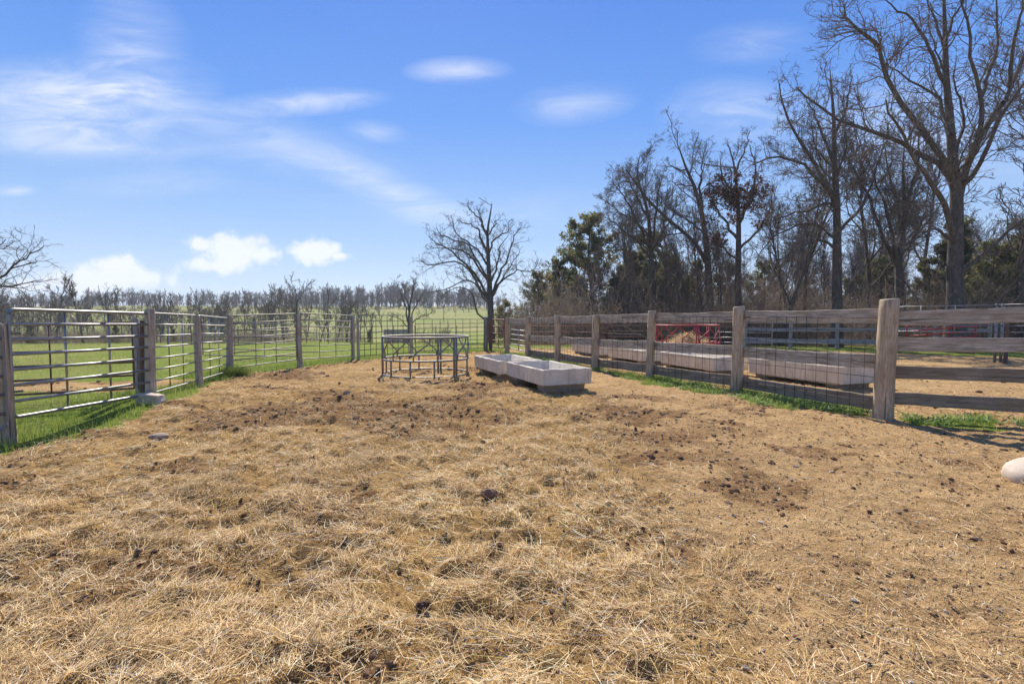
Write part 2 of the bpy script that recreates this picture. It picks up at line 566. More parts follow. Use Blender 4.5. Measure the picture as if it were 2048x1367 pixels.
def macro(x, y):
    x = np.asarray(x, float); y = np.asarray(y, float)
    ang = x / np.maximum(y, 1.0)
    wl = 1 - sst(-0.08, 0.10, ang)
    d = np.maximum(y, 0)
    z = -2.3 * sst(24, 75, d) * wl + (9.6 + 1.0 * (fbm(x / 90, y / 90, 3, 2) - .5)) * sst(88, 250, d) * wl
    z = z - 2.2 * sst(60, 200, d) * (1 - wl)
    z = z - 0.13 * np.exp(-((x + 6.5) ** 2 + (y - 6.2) ** 2) / 1.6) + 0.08 * np.exp(-((x + 6.4) ** 2 + (y - 8.9) ** 2) / 1.6)
    z = z + 0.5 * (fbm(x / 22, y / 22, 5, 3) - 0.5) * sst(18, 40, d)
    return z

def height(x, y):
    x = np.asarray(x, float); y = np.asarray(y, float)
    z = macro(x, y)
    dirt, straw, wood = masks(x, y)
    near = 1 - sst(26, 40, y)
    lump = fbm(x * 2.1, y * 2.1, 31, 3) - 0.5
    rid = 1 - np.abs(2 * fbm(x * 4.5, y * 4.5, 37, 3) - 1)
    hoof = fbm(x * 8.5, y * 8.5, 41, 3) - 0.5
    rough = 0.35 + 0.65 * np.clip(straw * 1.3 + 0.55 * sst(5.5, 8, y) * (1 - sst(1.0, 3.0, x)), 0, 1)
    amp = dirt * near * rough
    fine = fbm(x * 15, y * 15, 43, 2) - 0.5
    z = z + amp * (0.12 * lump + 0.06 * (rid - 0.72) + 0.09 * hoof + 0.06 * fine * (1 - sst(9, 14, y)))
    z = z + (1 - dirt) * near * 0.05 * (fbm(x * 1.5, y * 1.5, 47, 3) - 0.5)
    return z

def dung_mask(x, y):
    m = sst(0.47, 0.66, fbm(x * 0.8, y * 1.4, 71, 4)) * (0.45 + 0.55 * sst(4.0, 7.5, y)) * (1 - 0.75 * sst(1.6, 3.6, x)) * (1 - sst(14.5, 17, y))
    return m + 0.5 * sst(0.60, 0.72, fbm(x * 2.2, y * 2.2, 75, 3)) * (y < 9)

def H(x, y):
    return float(height(np.array([x]), np.array([y]))[0])

# ------------------------------------------------------------------ ground sheet
def axis(fine_lo, fine_hi, step, far, g):
    a = list(np.arange(fine_lo, fine_hi + 1e-6, step))
    s = step; p = a[-1]; hi = []
    while p < far:
        s *= g; p += s; hi.append(p)
    s = step; p = a[0]; lo = []
    while p > -far:
        s *= g; p -= s; lo.append(p)
    return np.array(lo[::-1] + a + hi)
xs = axis(-7.4, 7.4, 0.040, 1800, 1.11)
ys = [1.1]
while ys[-1] < 30:
    ys.append(ys[-1] + 0.020 + 0.0046 * (ys[-1] - 1.1))
s_ = ys[-1] - ys[-2]
while ys[-1] < 2600:
    s_ *= 1.07; ys.append(ys[-1] + s_)
lo = [1.0, 0.8, 0.4, -0.3, -1.5, -4, -10, -30, -100, -400]
ys = np.array(lo[::-1] + ys)
X, Y = np.meshgrid(xs, ys)
Z = height(X, Y)
dirt_m, straw_m, wood_m = masks(X, Y)
nx, ny = len(xs), len(ys)
idx = np.arange(nx * ny).reshape(ny, nx)
gq = np.stack([idx[:-1, :-1], idx[:-1, 1:], idx[1:, 1:], idx[1:, :-1]], -1).reshape(-1, 4)

def m_ground():
    m, n, b = new_mat('ground_soil_and_turf')
    pos = n.n('NewGeometry').outputs['Position']
    dirt = n.attr('dirt').outputs['Fac']; straw = n.attr('straw').outputs['Fac']; wood = n.attr('wood').outputs['Fac']
    a = n.noise(pos, 1.3, 6, 0.6, 0.3); c = n.noise(pos, 11, 5, 0.7, 0.2); f = n.noise(pos, 70, 4, 0.7)
    ff = n.noise(pos, 230, 2, 0.6)
    soil = n.ramp(n.math('ADD', n.math('MULTIPLY', c, 0.6), n.math('MULTIPLY', a, 0.4)),
                  [(0.33, (0.22, 0.122, 0.052)), (0.5, (0.46, 0.285, 0.125)), (0.68, (0.62, 0.415, 0.20))])
    soil = n.mix(n.maprange(f, 0.5, 0.72, 0, 0.7), soil, (0.68, 0.47, 0.245))
    soil = n.mix(n.maprange(f, 0.28, 0.42, 0.65, 0), soil, (0.12, 0.07, 0.04))
    soil = n.mix(n.maprange(ff, 0.62, 0.72, 0, 0.5), soil, (0.55, 0.42, 0.26))
    chaff_n = n.noise(n.mapping(pos, (60, 190, 60), rot=(0, 0, 0.6)), 1.0, 4, 0.7, 1.5)
    chaff = n.ramp(chaff_n, [(0.34, (0.16, 0.082, 0.030)), (0.52, (0.44, 0.265, 0.09)), (0.72, (0.70, 0.47, 0.19))])
    soil = n.mix(n.maprange(n.math('ADD', straw, n.math('MULTIPLY', n.math('SUBTRACT', c, 0.5), 0.9)), 0.15, 0.6, 0, 0.85), soil, chaff)
    dung = n.attr('dung').outputs['Fac']
    soil = n.mix(n.maprange(n.math('ADD', dung, n.math('MULTIPLY', n.math('SUBTRACT', c, 0.5), 1.4)), 0.25, 0.75, 0, 0.85), soil, n.mix(f, (0.10, 0.054, 0.024), (0.36, 0.20, 0.085)))
    g1 = n.noise(pos, 0.35, 5, 0.6); g2 = n.noise(pos, 7.0, 5, 0.7)
    turf = n.ramp(g2, [(0.3, (0.10, 0.135, 0.022)), (0.55, (0.20, 0.255, 0.04)), (0.75, (0.30, 0.34, 0.075))])
    turf = n.mix(n.maprange(g1, 0.45, 0.70, 0, 0.6), turf, (0.34, 0.27, 0.11))
    big = n.noise(pos, 0.03, 4, 0.6)
    turf = n.mix(n.maprange(big, 0.45, 0.68, 0, 0.8), turf, (0.36, 0.30, 0.125))
    py_ = n.n('SeparateXYZ'); n.put(py_.inputs[0], pos)
    turf = n.mix(n.math('MULTIPLY', n.maprange(py_.outputs[1], 60, 150), n.maprange(n.noise(pos, 0.05, 4, 0.65), 0.3, 0.65, 0.15, 0.65)), turf, (0.27, 0.245, 0.10))
    lit = n.ramp(c, [(0.3, (0.09, 0.06, 0.04)), (0.6, (0.22, 0.155, 0.10)), (0.8, (0.32, 0.24, 0.16))])
    lit = n.mix(n.maprange(n.noise(pos, 0.9, 4, 0.6), 0.5, 0.62, 0, 0.6), lit, (0.12, 0.15, 0.03))
    edge = n.maprange(n.math('ADD', dirt, n.math('MULTIPLY', n.math('SUBTRACT', g2, 0.5), 0.9)), 0.35, 0.65)
    col = n.mix(edge, turf, soil)
    col = n.mix(wood, col, lit)
    n.put(b.inputs['Base Color'], col)
    b.inputs['Roughness'].default_value = 1.0
    b.inputs['Specular IOR Level'].default_value = 0.05
    h = n.math('ADD', n.math('MULTIPLY', c, 1.0), n.math('ADD', n.math('MULTIPLY', f, 0.5), n.math('MULTIPLY', ff, 0.2)))
    bump(n, b, h, 1.0, 0.045)
    return m
M['ground'] = m_ground()
gme = fast_mesh('ground', np.stack([X, Y, Z], -1), gq, None, True, M['ground'],
                attrs={'dirt': dirt_m.ravel(), 'straw': straw_m.ravel(), 'wood': wood_m.ravel(), 'dung': dung_mask(X, Y).ravel()})
tag(link('ground', gme), 'straw strewn bare earth of the cattle pen running out into green pasture', 'ground', kind='structure')

# ------------------------------------------------------------------ timber
def post_mesh(h, r, seed, sink=0.35, square=0.0, rot=0.0, top_tilt=0.0):
    g = np.random.default_rng(seed)
    ns, nr = 18, 12
    th = np.arange(ns) / ns * 2 * math.pi
    zz = np.concatenate([[-sink], np.linspace(0, h - 0.015, nr), [h]])
    ph = g.uniform(0, 6.28, 4); am = g.uniform(0.01, 0.05, 4)
    V = []; G = []
    for i, z in enumerate(zz):
        rr = r * (1.06 - 0.10 * max(z, 0) / h)
        if i == len(zz) - 1: rr *= 0.9
        prof = 1 + sum(am[k] * np.cos((k + 2) * th + ph[k] + 0.35 * z * (k - 1)) for k in range(4))
        if square:
            sq = 1 / np.maximum(np.abs(np.cos(th)), np.abs(np.sin(th)))
            prof = prof * (1 - square) + square * np.minimum(sq, 1.28) * 0.92
        prof = prof + g.normal(0, 0.012, ns)
        bow = 0.02 * math.sin(z * 1.4 + ph[0])
        x = rr * prof * np.cos(th + rot) + bow; y = rr * prof * np.sin(th + rot)
        z_ = np.full(ns, z) + (top_tilt * x if i >= len(zz) - 2 else 0)
        V.append(np.stack([x, y, z_], -1))
        G.append(np.stack([np.full(ns, z + seed * 3.7), x, y], -1))
    V = np.concatenate(V); G = np.concatenate(G)
    k = len(zz)
    idx = np.arange(k * ns).reshape(k, ns)
    a, b = idx[:-1], idx[1:]
    q = np.stack([a, np.roll(a, -1, 1), np.roll(b, -1, 1), b], -1).reshape(-1, 4)
    c = V[-ns:].mean(0); V = np.concatenate([V, [c]]); G = np.concatenate([G, [[h + seed, 0, 0]]])
    n0 = (k - 1) * ns
    t = [(n0 + i, n0 + (i + 1) % ns, k * ns) for i in range(ns)]
    return V, q, np.array(t), G

def post(name, x, y, h, r, mat, seed, parent=None, label=None, cat='post', group=None, lean=(0, 0), **kw):
    z = H(x, y)
    V, q, t, G = post_mesh(h, r, seed, **kw)
    V = V + np.stack([V[:, 2] * lean[0], V[:, 2] * lean[1], 0 * V[:, 2]], -1)
    me = fast_mesh(name, V, q, t, True, mat, attrs={'grain': G})
    if parent is not None:
        return link(name, me, parent, tuple(np.array([x, y, z]) - np.array(parent.location)))
    return tag(link(name, me, None, (x, y, z)), label, cat, group)

def board(name, a, b, z0a, z1a, z0b, z1b, th, mat, parent, seed, nseg=10):
    """plank from a to b (xy); z0/z1 are its lower and upper edge at each end"""
    g = np.random.default_rng(seed)
    a = np.asarray(a, float); b = np.asarray(b, float)
    L = np.linalg.norm(b - a); u = (b - a) / L; nrm = np.array([-u[1], u[0]])
    base = np.array(parent.location)
    s = np.linspace(0, 1, nseg + 1)
    sag = -0.018 * np.sin(math.pi * s) * g.uniform(-0.2, 1.2)
    warp = 0.015 * np.sin(2.5 * s + g.uniform(0, 6)) * g.uniform(0.3, 1)
    e0 = g.normal(0, 0.004, nseg + 1); e1 = g.normal(0, 0.005, nseg + 1)
    V = []; G = []
    bv = 0.006
    for i in range(nseg + 1):
        z0 = z0a + (z0b - z0a) * s[i] + sag[i] + e0[i]; z1 = z1a + (z1b - z1a) * s[i] + sag[i] + e1[i]
        c = a + u * L * s[i] + nrm * warp[i]
        for dn, zz in ((-th / 2, z0 + bv), (-th / 2, z1 - bv), (-th / 2 + bv, z1), (th / 2 - bv, z1), (th / 2, z1 - bv), (th / 2, z0 + bv), (th / 2 - bv, z0), (-th / 2 + bv, z0)):
            p = c + nrm * dn
            V.append((p[0], p[1], zz)); G.append((L * s[i] + seed * 5.3, dn, zz))
    V = np.array(V) - base
    idx = np.arange((nseg + 1) * 8).reshape(-1, 8)
    q = np.stack([idx[:-1], np.roll(idx[:-1], -1, 1), np.roll(idx[1:], -1, 1), idx[1:]], -1).reshape(-1, 4)
    n = len(V)
    caps = [(0, 3, 2, 1), (0, 7, 4, 3), (7, 6, 5, 4)]
    cq = [c for c in caps] + [tuple((n - 8) + i for i in c[::-1]) for c in caps]
    q = np.concatenate([q, np.array(cq)])
    return link(name, fast_mesh(name, V, q, None, False, mat, attrs={'grain': np.array(G)}), parent)

def wire_mesh(name, a, b, zs, step, r, parent, za=0.0, zb=0.0, off=0.0, seed=0):
    g = np.random.default_rng(seed)
    a = np.asarray(a, float); b = np.asarray(b, float)
    L = np.linalg.norm(b - a); u = (b - a) / L; nrm = np.array([-u[1], u[0]])
    base = np.array(parent.location)
    acc = Acc()
    bow = lambda s: 0.02 * math.sin(3.0 * s + seed)
    def P(s, z):
        p = a + u * s + nrm * (off + bow(s))
        return (p[0], p[1], z + za + (zb - za) * s / L)
    for z in zs:
        pts = [P(s, z) for s in np.linspace(0.0, L, 6)]
        v, q, t = pipe_geo(np.array(pts) - base, r, 4); acc.add(v, q, t)
    for s in np.arange(step * 0.6, L, step):
        s = s + g.normal(0, 0.004)
        pts = [P(s, z) for z in (zs[0] - 0.02, (zs[0] + zs[-1]) / 2, zs[-1] + 0.02)]
        v, q, t = pipe_geo(np.array(pts) - base + np.array([0, -r, 0]), r, 4); acc.add(v, q, t)
    o = link(name, acc.mesh(name, M['wire'], True), parent)
    o['kind'] = 'stuff'
    return o

# ---- right-hand fence of posts, boards and welded wire
zR = [H(*p) for p in RIGHT]
wf = thing('wooden_fence', 'long weathered board fence with wire mesh along the right of the pen', 'fence', (*RIGHT[0], zR[0]))
hs_ = [1.80, 1.73, 1.68, 1.60, 1.60, 1.57, 1.52]
rs_ = [0.125, 0.115, 0.10, 0.10, 0.105, 0.10, 0.10]
for i, (p, h, r) in enumerate(zip(RIGHT, hs_, rs_)):
    post('post', p[0], p[1], h, r, M['post_wood'], 40 + i, wf, square=0.35 if i in (0, 2) else 0.1, rot=0.5 * i, lean=(0.0, 0.0), top_tilt=0.08)
for i in range(6):
    a, b = RIGHT[i], RIGHT[i + 1]
    u = norm(b - a); nrm = np.array([u[1], -u[0]])       # away from the pen
    o_ = nrm * (rs_[i] * 0.6)
    A = a + o_ + u * 0.01; B = b + o_ - u * 0.01
    z1, z2 = zR[i], zR[i + 1]
    k = 0.03 * i
    board('board', A, B, z1 + 1.45 - k, z1 + 1.67 - k, z2 + 1.42 - k, z2 + 1.65 - k, 0.045, M['wood'], wf, 100 + i)
    if i < 5:
        board('board', A, B, z1 + 0.75 - k * .5, z1 + 0.97 - k * .5, z2 + 0.72 - k * .5, z2 + 0.93 - k * .5, 0.045, M['wood'], wf, 120 + i)
        board('board', A, B, z1 + 0.12, z1 + 0.34, z2 + 0.10, z2 + 0.32, 0.045, M['dark_wood'], wf, 140 + i)
        wire_mesh('wire_mesh', A - nrm * 0.04, B - nrm * 0.04, [0.08, 0.24, 0.42, 0.62, 0.84, 1.08, 1.32, 1.52], 0.205, 0.0042, wf, z1, z2, 0, i)
    else:
        for j in range(6):
            z = 0.22 + 0.2 * j
            pipe('rail', [(A[0], A[1], z1 + z), (B[0], B[1], z2 + z)], 0.019, M['galv'], wf)
        m_ = (A + B) / 2
        pipe('stay', [(m_[0], m_[1], z1 + 0.2), (m_[0], m_[1], z1 + 1.25)], 0.016, M['galv'], wf)

# ---- board fence running off to the right
zn = [H(*p) for p in NEARR]
nf = thing('board_fence', 'four weathered grey boards fixed to the thick corner post, running out of frame', 'fence', (*NEARR[1], zn[1]))
post('post', NEARR[1][0], NEARR[1][1], 1.78, 0.12, M['post_wood'], 60, nf, square=0.2)
uu = norm(NEARR[1] - NEARR[0]); nn = np.array([-uu[1], uu[0]])
A = NEARR[0] + nn * 0.085 + uu * 0.125; B = NEARR[1] + nn * 0.085
for i, (a0, a1, b0, b1) in enumerate([(1.41, 1.61, 1.50, 1.73), (1.03, 1.23, 1.06, 1.27), (0.62, 0.81, 0.61, 0.81), (0.23, 0.42, 0.22, 0.42)]):
    board('board', A, B, zn[0] + a0, zn[0] + a1, zn[1] + b0, zn[1] + b1, 0.045, M['wood'] if i < 2 else M['dark_wood'], nf, 160 + i)

# ------------------------------------------------------------------ pipe gates and panels
def gate(name, a, b, za, zb, h, nrail, r, mat, label, cat='gate', group=None, stays=(0.34, 0.66), corner=0.14, flat=False, rails=None):
    """frame of bent pipe from a to b; za / zb heights of its lower rail"""
    a = np.asarray(a, float); b = np.asarray(b, float)
    L = np.linalg.norm(b - a); u = (b - a) / L
    root = thing(name, label, cat, (a[0], a[1], H(a[0], a[1])), group)
    P = lambda s, z: (a[0] + u[0] * s, a[1] + u[1] * s, za + (zb - za) * s / L + z)
    out = arc_rect(L, h, corner)
    pipe('frame', [P(s, z) for s, z in out], r, mat, root, 8, True)
    zs = rails if rails is not None else [h * (i + 1) / (nrail - 1) for i in range(nrail - 2)]
    for z in zs:
        pipe('rail', [P(r * .6, z), P(L * .5, z - 0.004), P(L - r * .6, z)], r * 0.92, mat, root)
    nrm = np.array([-u[1], u[0]])
    for t in stays:
        s = L * t
        q = [np.array(P(s, z)) + np.array([nrm[0], nrm[1], 0]) * r * 0.9 for z in (0.0, h * .5, h)]
        pipe('stay', q, r * 0.62, mat, root, 6)
    return root

G0, G1 = LEFT[0], LEFT[1]
ug = norm(G1 - G0)
farm_gate = gate('pipe_gate', G0 + ug * 0.02 + np.array([0.03, 0]), G1 - ug * 0.03, 0.215, 0.18, 1.40, 8, 0.023, M['galv'], 'bright galvanised pipe gate with eight rails at the left edge, nearest the camera', rails=[.21, .42, .62, .82, 1.01, 1.21], corner=0.07)
for z in (0.55, 1.30):
    c = G0 + ug * 0.06
    pipe('hinge', [(c[0] - 0.02, c[1] - .06, z), (c[0] + 0.06, c[1] - .03, z), (c[0] + 0.08, c[1] + 0.05, z)], 0.016, M['galv_old'], farm_gate, 6)
gate('pipe_gate', np.array([-6.14, 6.02]), np.array([-6.85, 3.6]), 0.12, 0.2, 1.36, 7, 0.024, M['galv_old'], 'galvanised pipe gate of which only the rail ends show at the left edge')
post('wooden_post', G0[0] - 0.02, G0[1] - 0.02, 1.55, 0.075, M['post_wood'], 71, None, 'grey timber gate post at the far left edge of the picture', group='timber posts of the left fence', lean=(-0.01, 0))

lab = ['round timber post hinging the near gate, beside the pale stone block', 'timber post between the second and third panels of the left fence, rust stained',
       'timber post at the corner of the left fence beside a grass tuft', 'timber post in the middle of the left fence with mossy top',
       'paired timber post where the left fence changes to thin wire panels', 'timber post directly behind the grey hay ring', ]
hh = [1.52, 1.52, 1.56, 1.58, 1.55, 1.55]
rr = [0.078, 0.07, 0.085, 0.075, 0.06, 0.075]
for i, p in enumerate(LEFT[1:7]):
    post('wooden_post', p[0], p[1], hh[i] + (0.02 if i else 0.06), rr[i], M['wood'] if i != 4 else M['grey_wood'], 80 + i, None, lab[i], group='timber posts of the left fence', square=0.25 if i % 2 else 0, rot=i)
post('wooden_post', LEFT[5][0] + 0.16, LEFT[5][1] + 0.1, 1.5, 0.05, M['grey_wood'], 95, None, 'slim grey post doubled up against the post left of the hay ring', group='timber posts of the left fence')
post('steel_post', LEFT[7][0], LEFT[7][1], 1.55, 0.095, M['galv_old'], 96, None, 'dark steel post holding the rusty gate right of the hay ring')
post('steel_post', LEFT[7][0] + 0.22, LEFT[7][1] - .02, 1.5, 0.08, M['rust'], 97, None, 'rust brown steel post next to the bent top of the rusty gate')

plab = ['galvanised eight rail panel right of the near gate', 'short galvanised panel between the second and third left fence posts',
        'galvanised eight rail panel left of the mossy topped post', 'galvanised eight rail panel between the mossy post and the paired posts']
for i in range(4):
    a, b = LEFT[1 + i], LEFT[2 + i]
    u = norm(b - a)
    A = a + u * (rr[i] + 0.012); B = b - u * (rr[i + 1] + 0.012)
    za = [0.19, 0.16, 0.17, 0.24][i]; zb = [0.16, 0.10, 0.24, 0.17][i]
    gate('pipe_fence', A, B, za, zb, 1.40 if i != 3 else 1.42, 8, 0.0165, M['galv'] if i < 2 else M['galv_old'], plab[i], 'fence panel', 'galvanised panels of the left fence', corner=0.04)

# wire-grid panels behind the hay ring
for i in (5, 6):
    a, b = LEFT[i], LEFT[i + 1]
    u = norm(b - a); A = a + u * 0.2; B = b - u * 0.1
    L = np.linalg.norm(B - A)
    root = thing('rod_fence', ['thin rod panel left of the post behind the hay ring', 'thin rod panel between the hay ring and the rusty gate'][i - 5], 'fence panel', (*A, H(*A)), 'thin rod panels at the back of the pen')
    for j in range(8):
        z = 0.14 + 0.21 * j if i == 5 else 0.16 + 0.185 * j
        pipe('rail', [(A[0], A[1], z), (B[0], B[1], z)], 0.013, M['wire'], root, 6)
    top = 0.14 + 0.21 * 7 if i == 5 else 0.16 + 0.185 * 7
    for s in np.linspace(0.03, L - 0.03, 10):
        p = A + u * s
        pipe('stay', [(p[0], p[1] - .02, 0.1), (p[0], p[1] - .02, top)], 0.011, M['wire'], root, 6)
# rusty gate at the back and a second one behind the board fence
gate('rusty_gate', np.array([-0.93, 22.8]), np.array([-0.32, 21.6]), 0.2, 0.2, 1.24, 5, 0.028, M['red_rust'], 'rust red pipe gate closing the far corner of the pen', stays=(0.5,))
gate('rusty_gate', np.array([0.2, 24.2]), np.array([4.6, 24.9]), 0.25, 0.25, 1.15, 5, 0.028, M['red_rust'], 'long rust red pipe gate behind the far end of the board fence', stays=(0.25, .5, .75))
gate('rusty_gate', np.array([4.8, 24.9]), np.array([8.2, 25.3]), 0.3, 0.3, 1.1, 5, 0.022, M['rust'], 'brown rusted gate behind the boards left of the red hay ring', stays=(0.25, .5, .75))
# rusty gate beyond the near left gate
gate('rusty_gate', np.array([-7.02, 9.25]), np.array([-9.3, 8.25]), 0.2, 0.17, 1.22, 6, 0.021, M['rust'], 'dark rusty pipe gate standing just outside the bright near gate', stays=(0.48,), corner=0.02)
for px, d, r, mt, lb in ((273, 9.2, 0.05, 'grey_wood', 'dark grey post at the free end of the rusty outer gate'), (288, 9.05, 0.058, 'rust', 'thick rust brown pipe post beside the gate hinge post')):
    p = at(px, 700, d)
    post('steel_post' if mt == 'rust' else 'wooden_post', p[0], p[1], 1.44 if mt != 'rust' else 1.38, r, M[mt], int(px), None, lb)
# second line of panels seen through the left fence
a2 = at(404, 650, 18.6); b2 = at(592, 650, 18.4); c2 = at(330, 650, 16.5)
gate('pipe_fence', a2[:2], b2[:2], 0.12, 0.1, 1.18, 6, 0.02, M['galv_old'], 'second galvanised panel standing in the grass behind the left fence corner', 'fence panel', corner=.05)

# ------------------------------------------------------------------ round hay feeders
def feeder(name, label, cx, cy, rad, ztop, zmid, mat, rot, nup=12, group='round hay feeders'):
    z0 = H(cx, cy)
    root = thing(name, label, 'hay feeder', (cx, cy, z0), group)
    nseg = 36
    def ring(nm, z, r_, R_=rad):
        th = np.arange(nseg) / nseg * 2 * math.pi + rot
        k = 1 - 0.012 * np.cos(9 * th)
        pipe(nm, np.stack([cx + R_ * k * np.cos(th), cy + R_ * k * np.sin(th), np.full(nseg, z0 + z)], -1), r_, mat, root, 8, True)
    ring('top_ring', ztop, 0.027)
    ring('middle_ring', zmid, 0.025)
    ring('bottom_ring', 0.07, 0.025)
    P = lambda th, z, R_=rad: (cx + R_ * math.cos(th), cy + R_ * math.sin(th), z0 + z)
    for i in range(nup):
        th = rot + i * 2 * math.pi / nup
        if i % 4 == 0:                                   # bolted joints: two full height uprights
            for dlt in (-0.035, 0.035):
                pipe('upright', [P(th + dlt, 0.0), P(th + dlt, ztop + 0.02)], 0.027, mat, root)
        else:
            pipe('upright', [P(th, 0.05), P(th, zmid)], 0.022, mat, root)
        # slanted S-shaped neck bar between the middle and the top ring
        st = 2 * math.pi / nup
        t0 = th + 0.14 * st; t1 = th + 0.82 * st
        dz = ztop - zmid
        pts = [P(t0, zmid), P(t0, zmid + 0.2 * dz), P(t0 + 0.1 * (t1 - t0), zmid + 0.32 * dz), P(t0 + 0.8 * (t1 - t0), zmid + 0.68 * dz), P(t1, zmid + 0.82 * dz), P(t1, ztop)]
        pipe('neck_bar', pts, 0.019, mat, root)
    return root
feeder('hay_feeder', 'grey galvanised round hay feeder standing on the straw in mid pen', -2.32, 13.45, 1.14, 1.05, 0.47, M['galv_old'], R(200))
feeder('hay_feeder', 'red round hay feeder seen through the board fence', 6.65, 19.0, 1.16, 1.24, 0.60, M['red'], 2.6)

# ------------------------------------------------------------------ concrete feed troughs
def trough(p_front, p_left, wid, ztop, hbox, label, seed):
    """p_front: near corner; p_left: far corner of the same long side; body extends to the right"""
    g = np.random.default_rng(seed)
    a = np.asarray(p_front, float); b = np.asarray(p_left, float)
    L = np.linalg.norm(b - a); u = (b - a) / L; v = np.array([u[1], -u[0]])
    cx = a + u * L / 2 + v * wid / 2
    z0 = H(*cx)
    root = thing('feed_trough', label, 'trough', (cx[0], cx[1], z0), 'concrete feed troughs')
    zt = ztop - z0; zb = zt - hbox
    def rect(i_, z):
        return [(u * (s * (L / 2 - i_)) + v * (t * (wid / 2 - i_))) .tolist() + [z] for s, t in ((-1, -1), (-1, 1), (1, 1), (1, -1))]
    bv = 0.012; wt = 0.065
    rings = [rect(0.03, zb), rect(0.016, zb + bv), rect(0.0, zt - bv), rect(bv, zt), rect(wt - .01, zt), rect(wt, zt - bv), rect(wt + 0.11, zb + 0.09), rect(wt + 0.2, zb + 0.07)]
    # subdivide edges so the rim can be slightly chipped
    V = []
    ns = 8
    for k, rg in enumerate(rings):
        for e in range(4):
            p, q = np.array(rg[e]), np.array(rg[(e + 1) % 4])
            for s in range(ns):
                x = p + (q - p) * s / ns
                if 2 <= k <= 4: x = x + g.normal(0, 0.004, 3)
                V.append(x)
    n1 = 4 * ns
    idx = np.arange(len(rings) * n1).reshape(-1, n1)
    q = np.stack([idx[:-1], np.roll(idx[:-1], -1, 1), np.roll(idx[1:], -1, 1), idx[1:]], -1).reshape(-1, 4)
    V = np.array(V)
    V = np.concatenate([V, [rings[0][0], rings[0][1], rings[0][2], rings[0][3]], [rings[-1][0], rings[-1][1], rings[-1][2], rings[-1][3]]])
    nb = len(rings) * n1
    c = np.array([[0, 0, zb], [0, 0, zb + 0.065]])
    V[nb:] = 0
    V = np.concatenate([V[:nb], c])
    t = [(nb, (i + 1) % n1, i) for i in range(n1)] + [(nb + 1, idx[-1][i], idx[-1][(i + 1) % n1]) for i in range(n1)]
    link('basin', fast_mesh('basin', V, q, np.array(t), False, M['concrete']), root)
    for s in (-1, 1):
        c = u * s * (L / 2 - 0.30)
        vv = []
        for z, ex in ((-0.12, 0.0), (zb + 0.003, 0.05)):
            for ds, dt in ((-1, -1), (-1, 1), (1, 1), (1, -1)):
                p = c + u * ds * (0.13 + ex * .4) + v * dt * (wid / 2 - 0.13 + ex)
                vv.append((p[0], p[1], z))
        f = [(0, 1, 5, 4), (1, 2, 6, 5), (2, 3, 7, 6), (3, 0, 4, 7), (4, 5, 6, 7), (3, 2, 1, 0)]
        link('foot', fast_mesh('foot', vv, f, None, False, M['muddy_shaded_concrete']), root)
    return root
trough((0.60, 9.9), (-0.13, 11.78), 1.14, 0.47, 0.325, 'pale concrete feed trough nearest the camera, in front of the other in the open pen', 1)
trough((-0.31, 11.95), (-1.05, 13.90), 1.15, 0.47, 0.325, 'pale concrete feed trough between the grey hay ring and the nearest trough', 2)
trough((6.87, 10.35), (6.05, 12.75), 1.10, 0.49, 0.38, 'concrete feed trough behind the mesh beside the thick corner post', 3)
trough((5.22, 12.9), (4.55, 15.3), 1.10, 0.48, 0.36, 'concrete feed trough behind the mesh in front of the red hay ring', 4)
trough((4.15, 15.9), (3.50, 18.25), 1.10, 0.47, 0.36, 'concrete feed trough behind the fence, third from the corner post', 5)
trough((3.35, 18.8), (2.55, 21.4), 1.10, 0.46, 0.36, 'farthest concrete feed trough behind the fence, near the rusty gates', 6)

# ------------------------------------------------------------------ stones
def rock_mesh(name, sx, sy, sz, seed, mat, flat=0.0, sub=3):
    import bmesh
    bm = bmesh.new()
    bmesh.ops.create_icosphere(bm, subdivisions=sub, radius=1.0)
    V = np.array([v.co[:] for v in bm.verts]); F = np.array([[v.index for v in f.verts] for f in bm.faces])
    bm.free()
    k = 0.93 + 0.14 * fbm(V[:, 0] * 1.1 + V[:, 2] * 1.3 + seed, V[:, 1] * 1.2 - V[:, 2] * 0.9, seed, 3)
    V = V * k[:, None]
    V[:, 2] = np.minimum(V[:, 2], 0.72 + 0.1 * fbm(V[:, 0] * 3, V[:, 1] * 3, seed + 5, 2)) if flat else V[:, 2]
    return fast_mesh(name, V * np.array([sx, sy, sz]), None, F, True, mat)
def rough_rock(o, seed, amp):
    me = o.data
    V = np.empty(len(me.vertices) * 3, np.float32); me.vertices.foreach_get('co', V); V = V.reshape(-1, 3)
    k = 1 + amp * (fbm(V[:, 0] * 9 + V[:, 2] * 7, V[:, 1] * 9 - V[:, 2] * 6, seed, 4) - .5)
    me.vertices.foreach_set('co', (V * k[:, None]).ravel()); me.update()

def blunt(o, e):
    me = o.data
    V = np.empty(len(me.vertices) * 3, np.float32); me.vertices.foreach_get('co', V); V = V.reshape(-1, 3)
    m = np.abs(V).max(0); U_ = V / m
    me.vertices.foreach_set('co', (np.sign(U_) * np.abs(U_) ** e * m).ravel()); me.update()

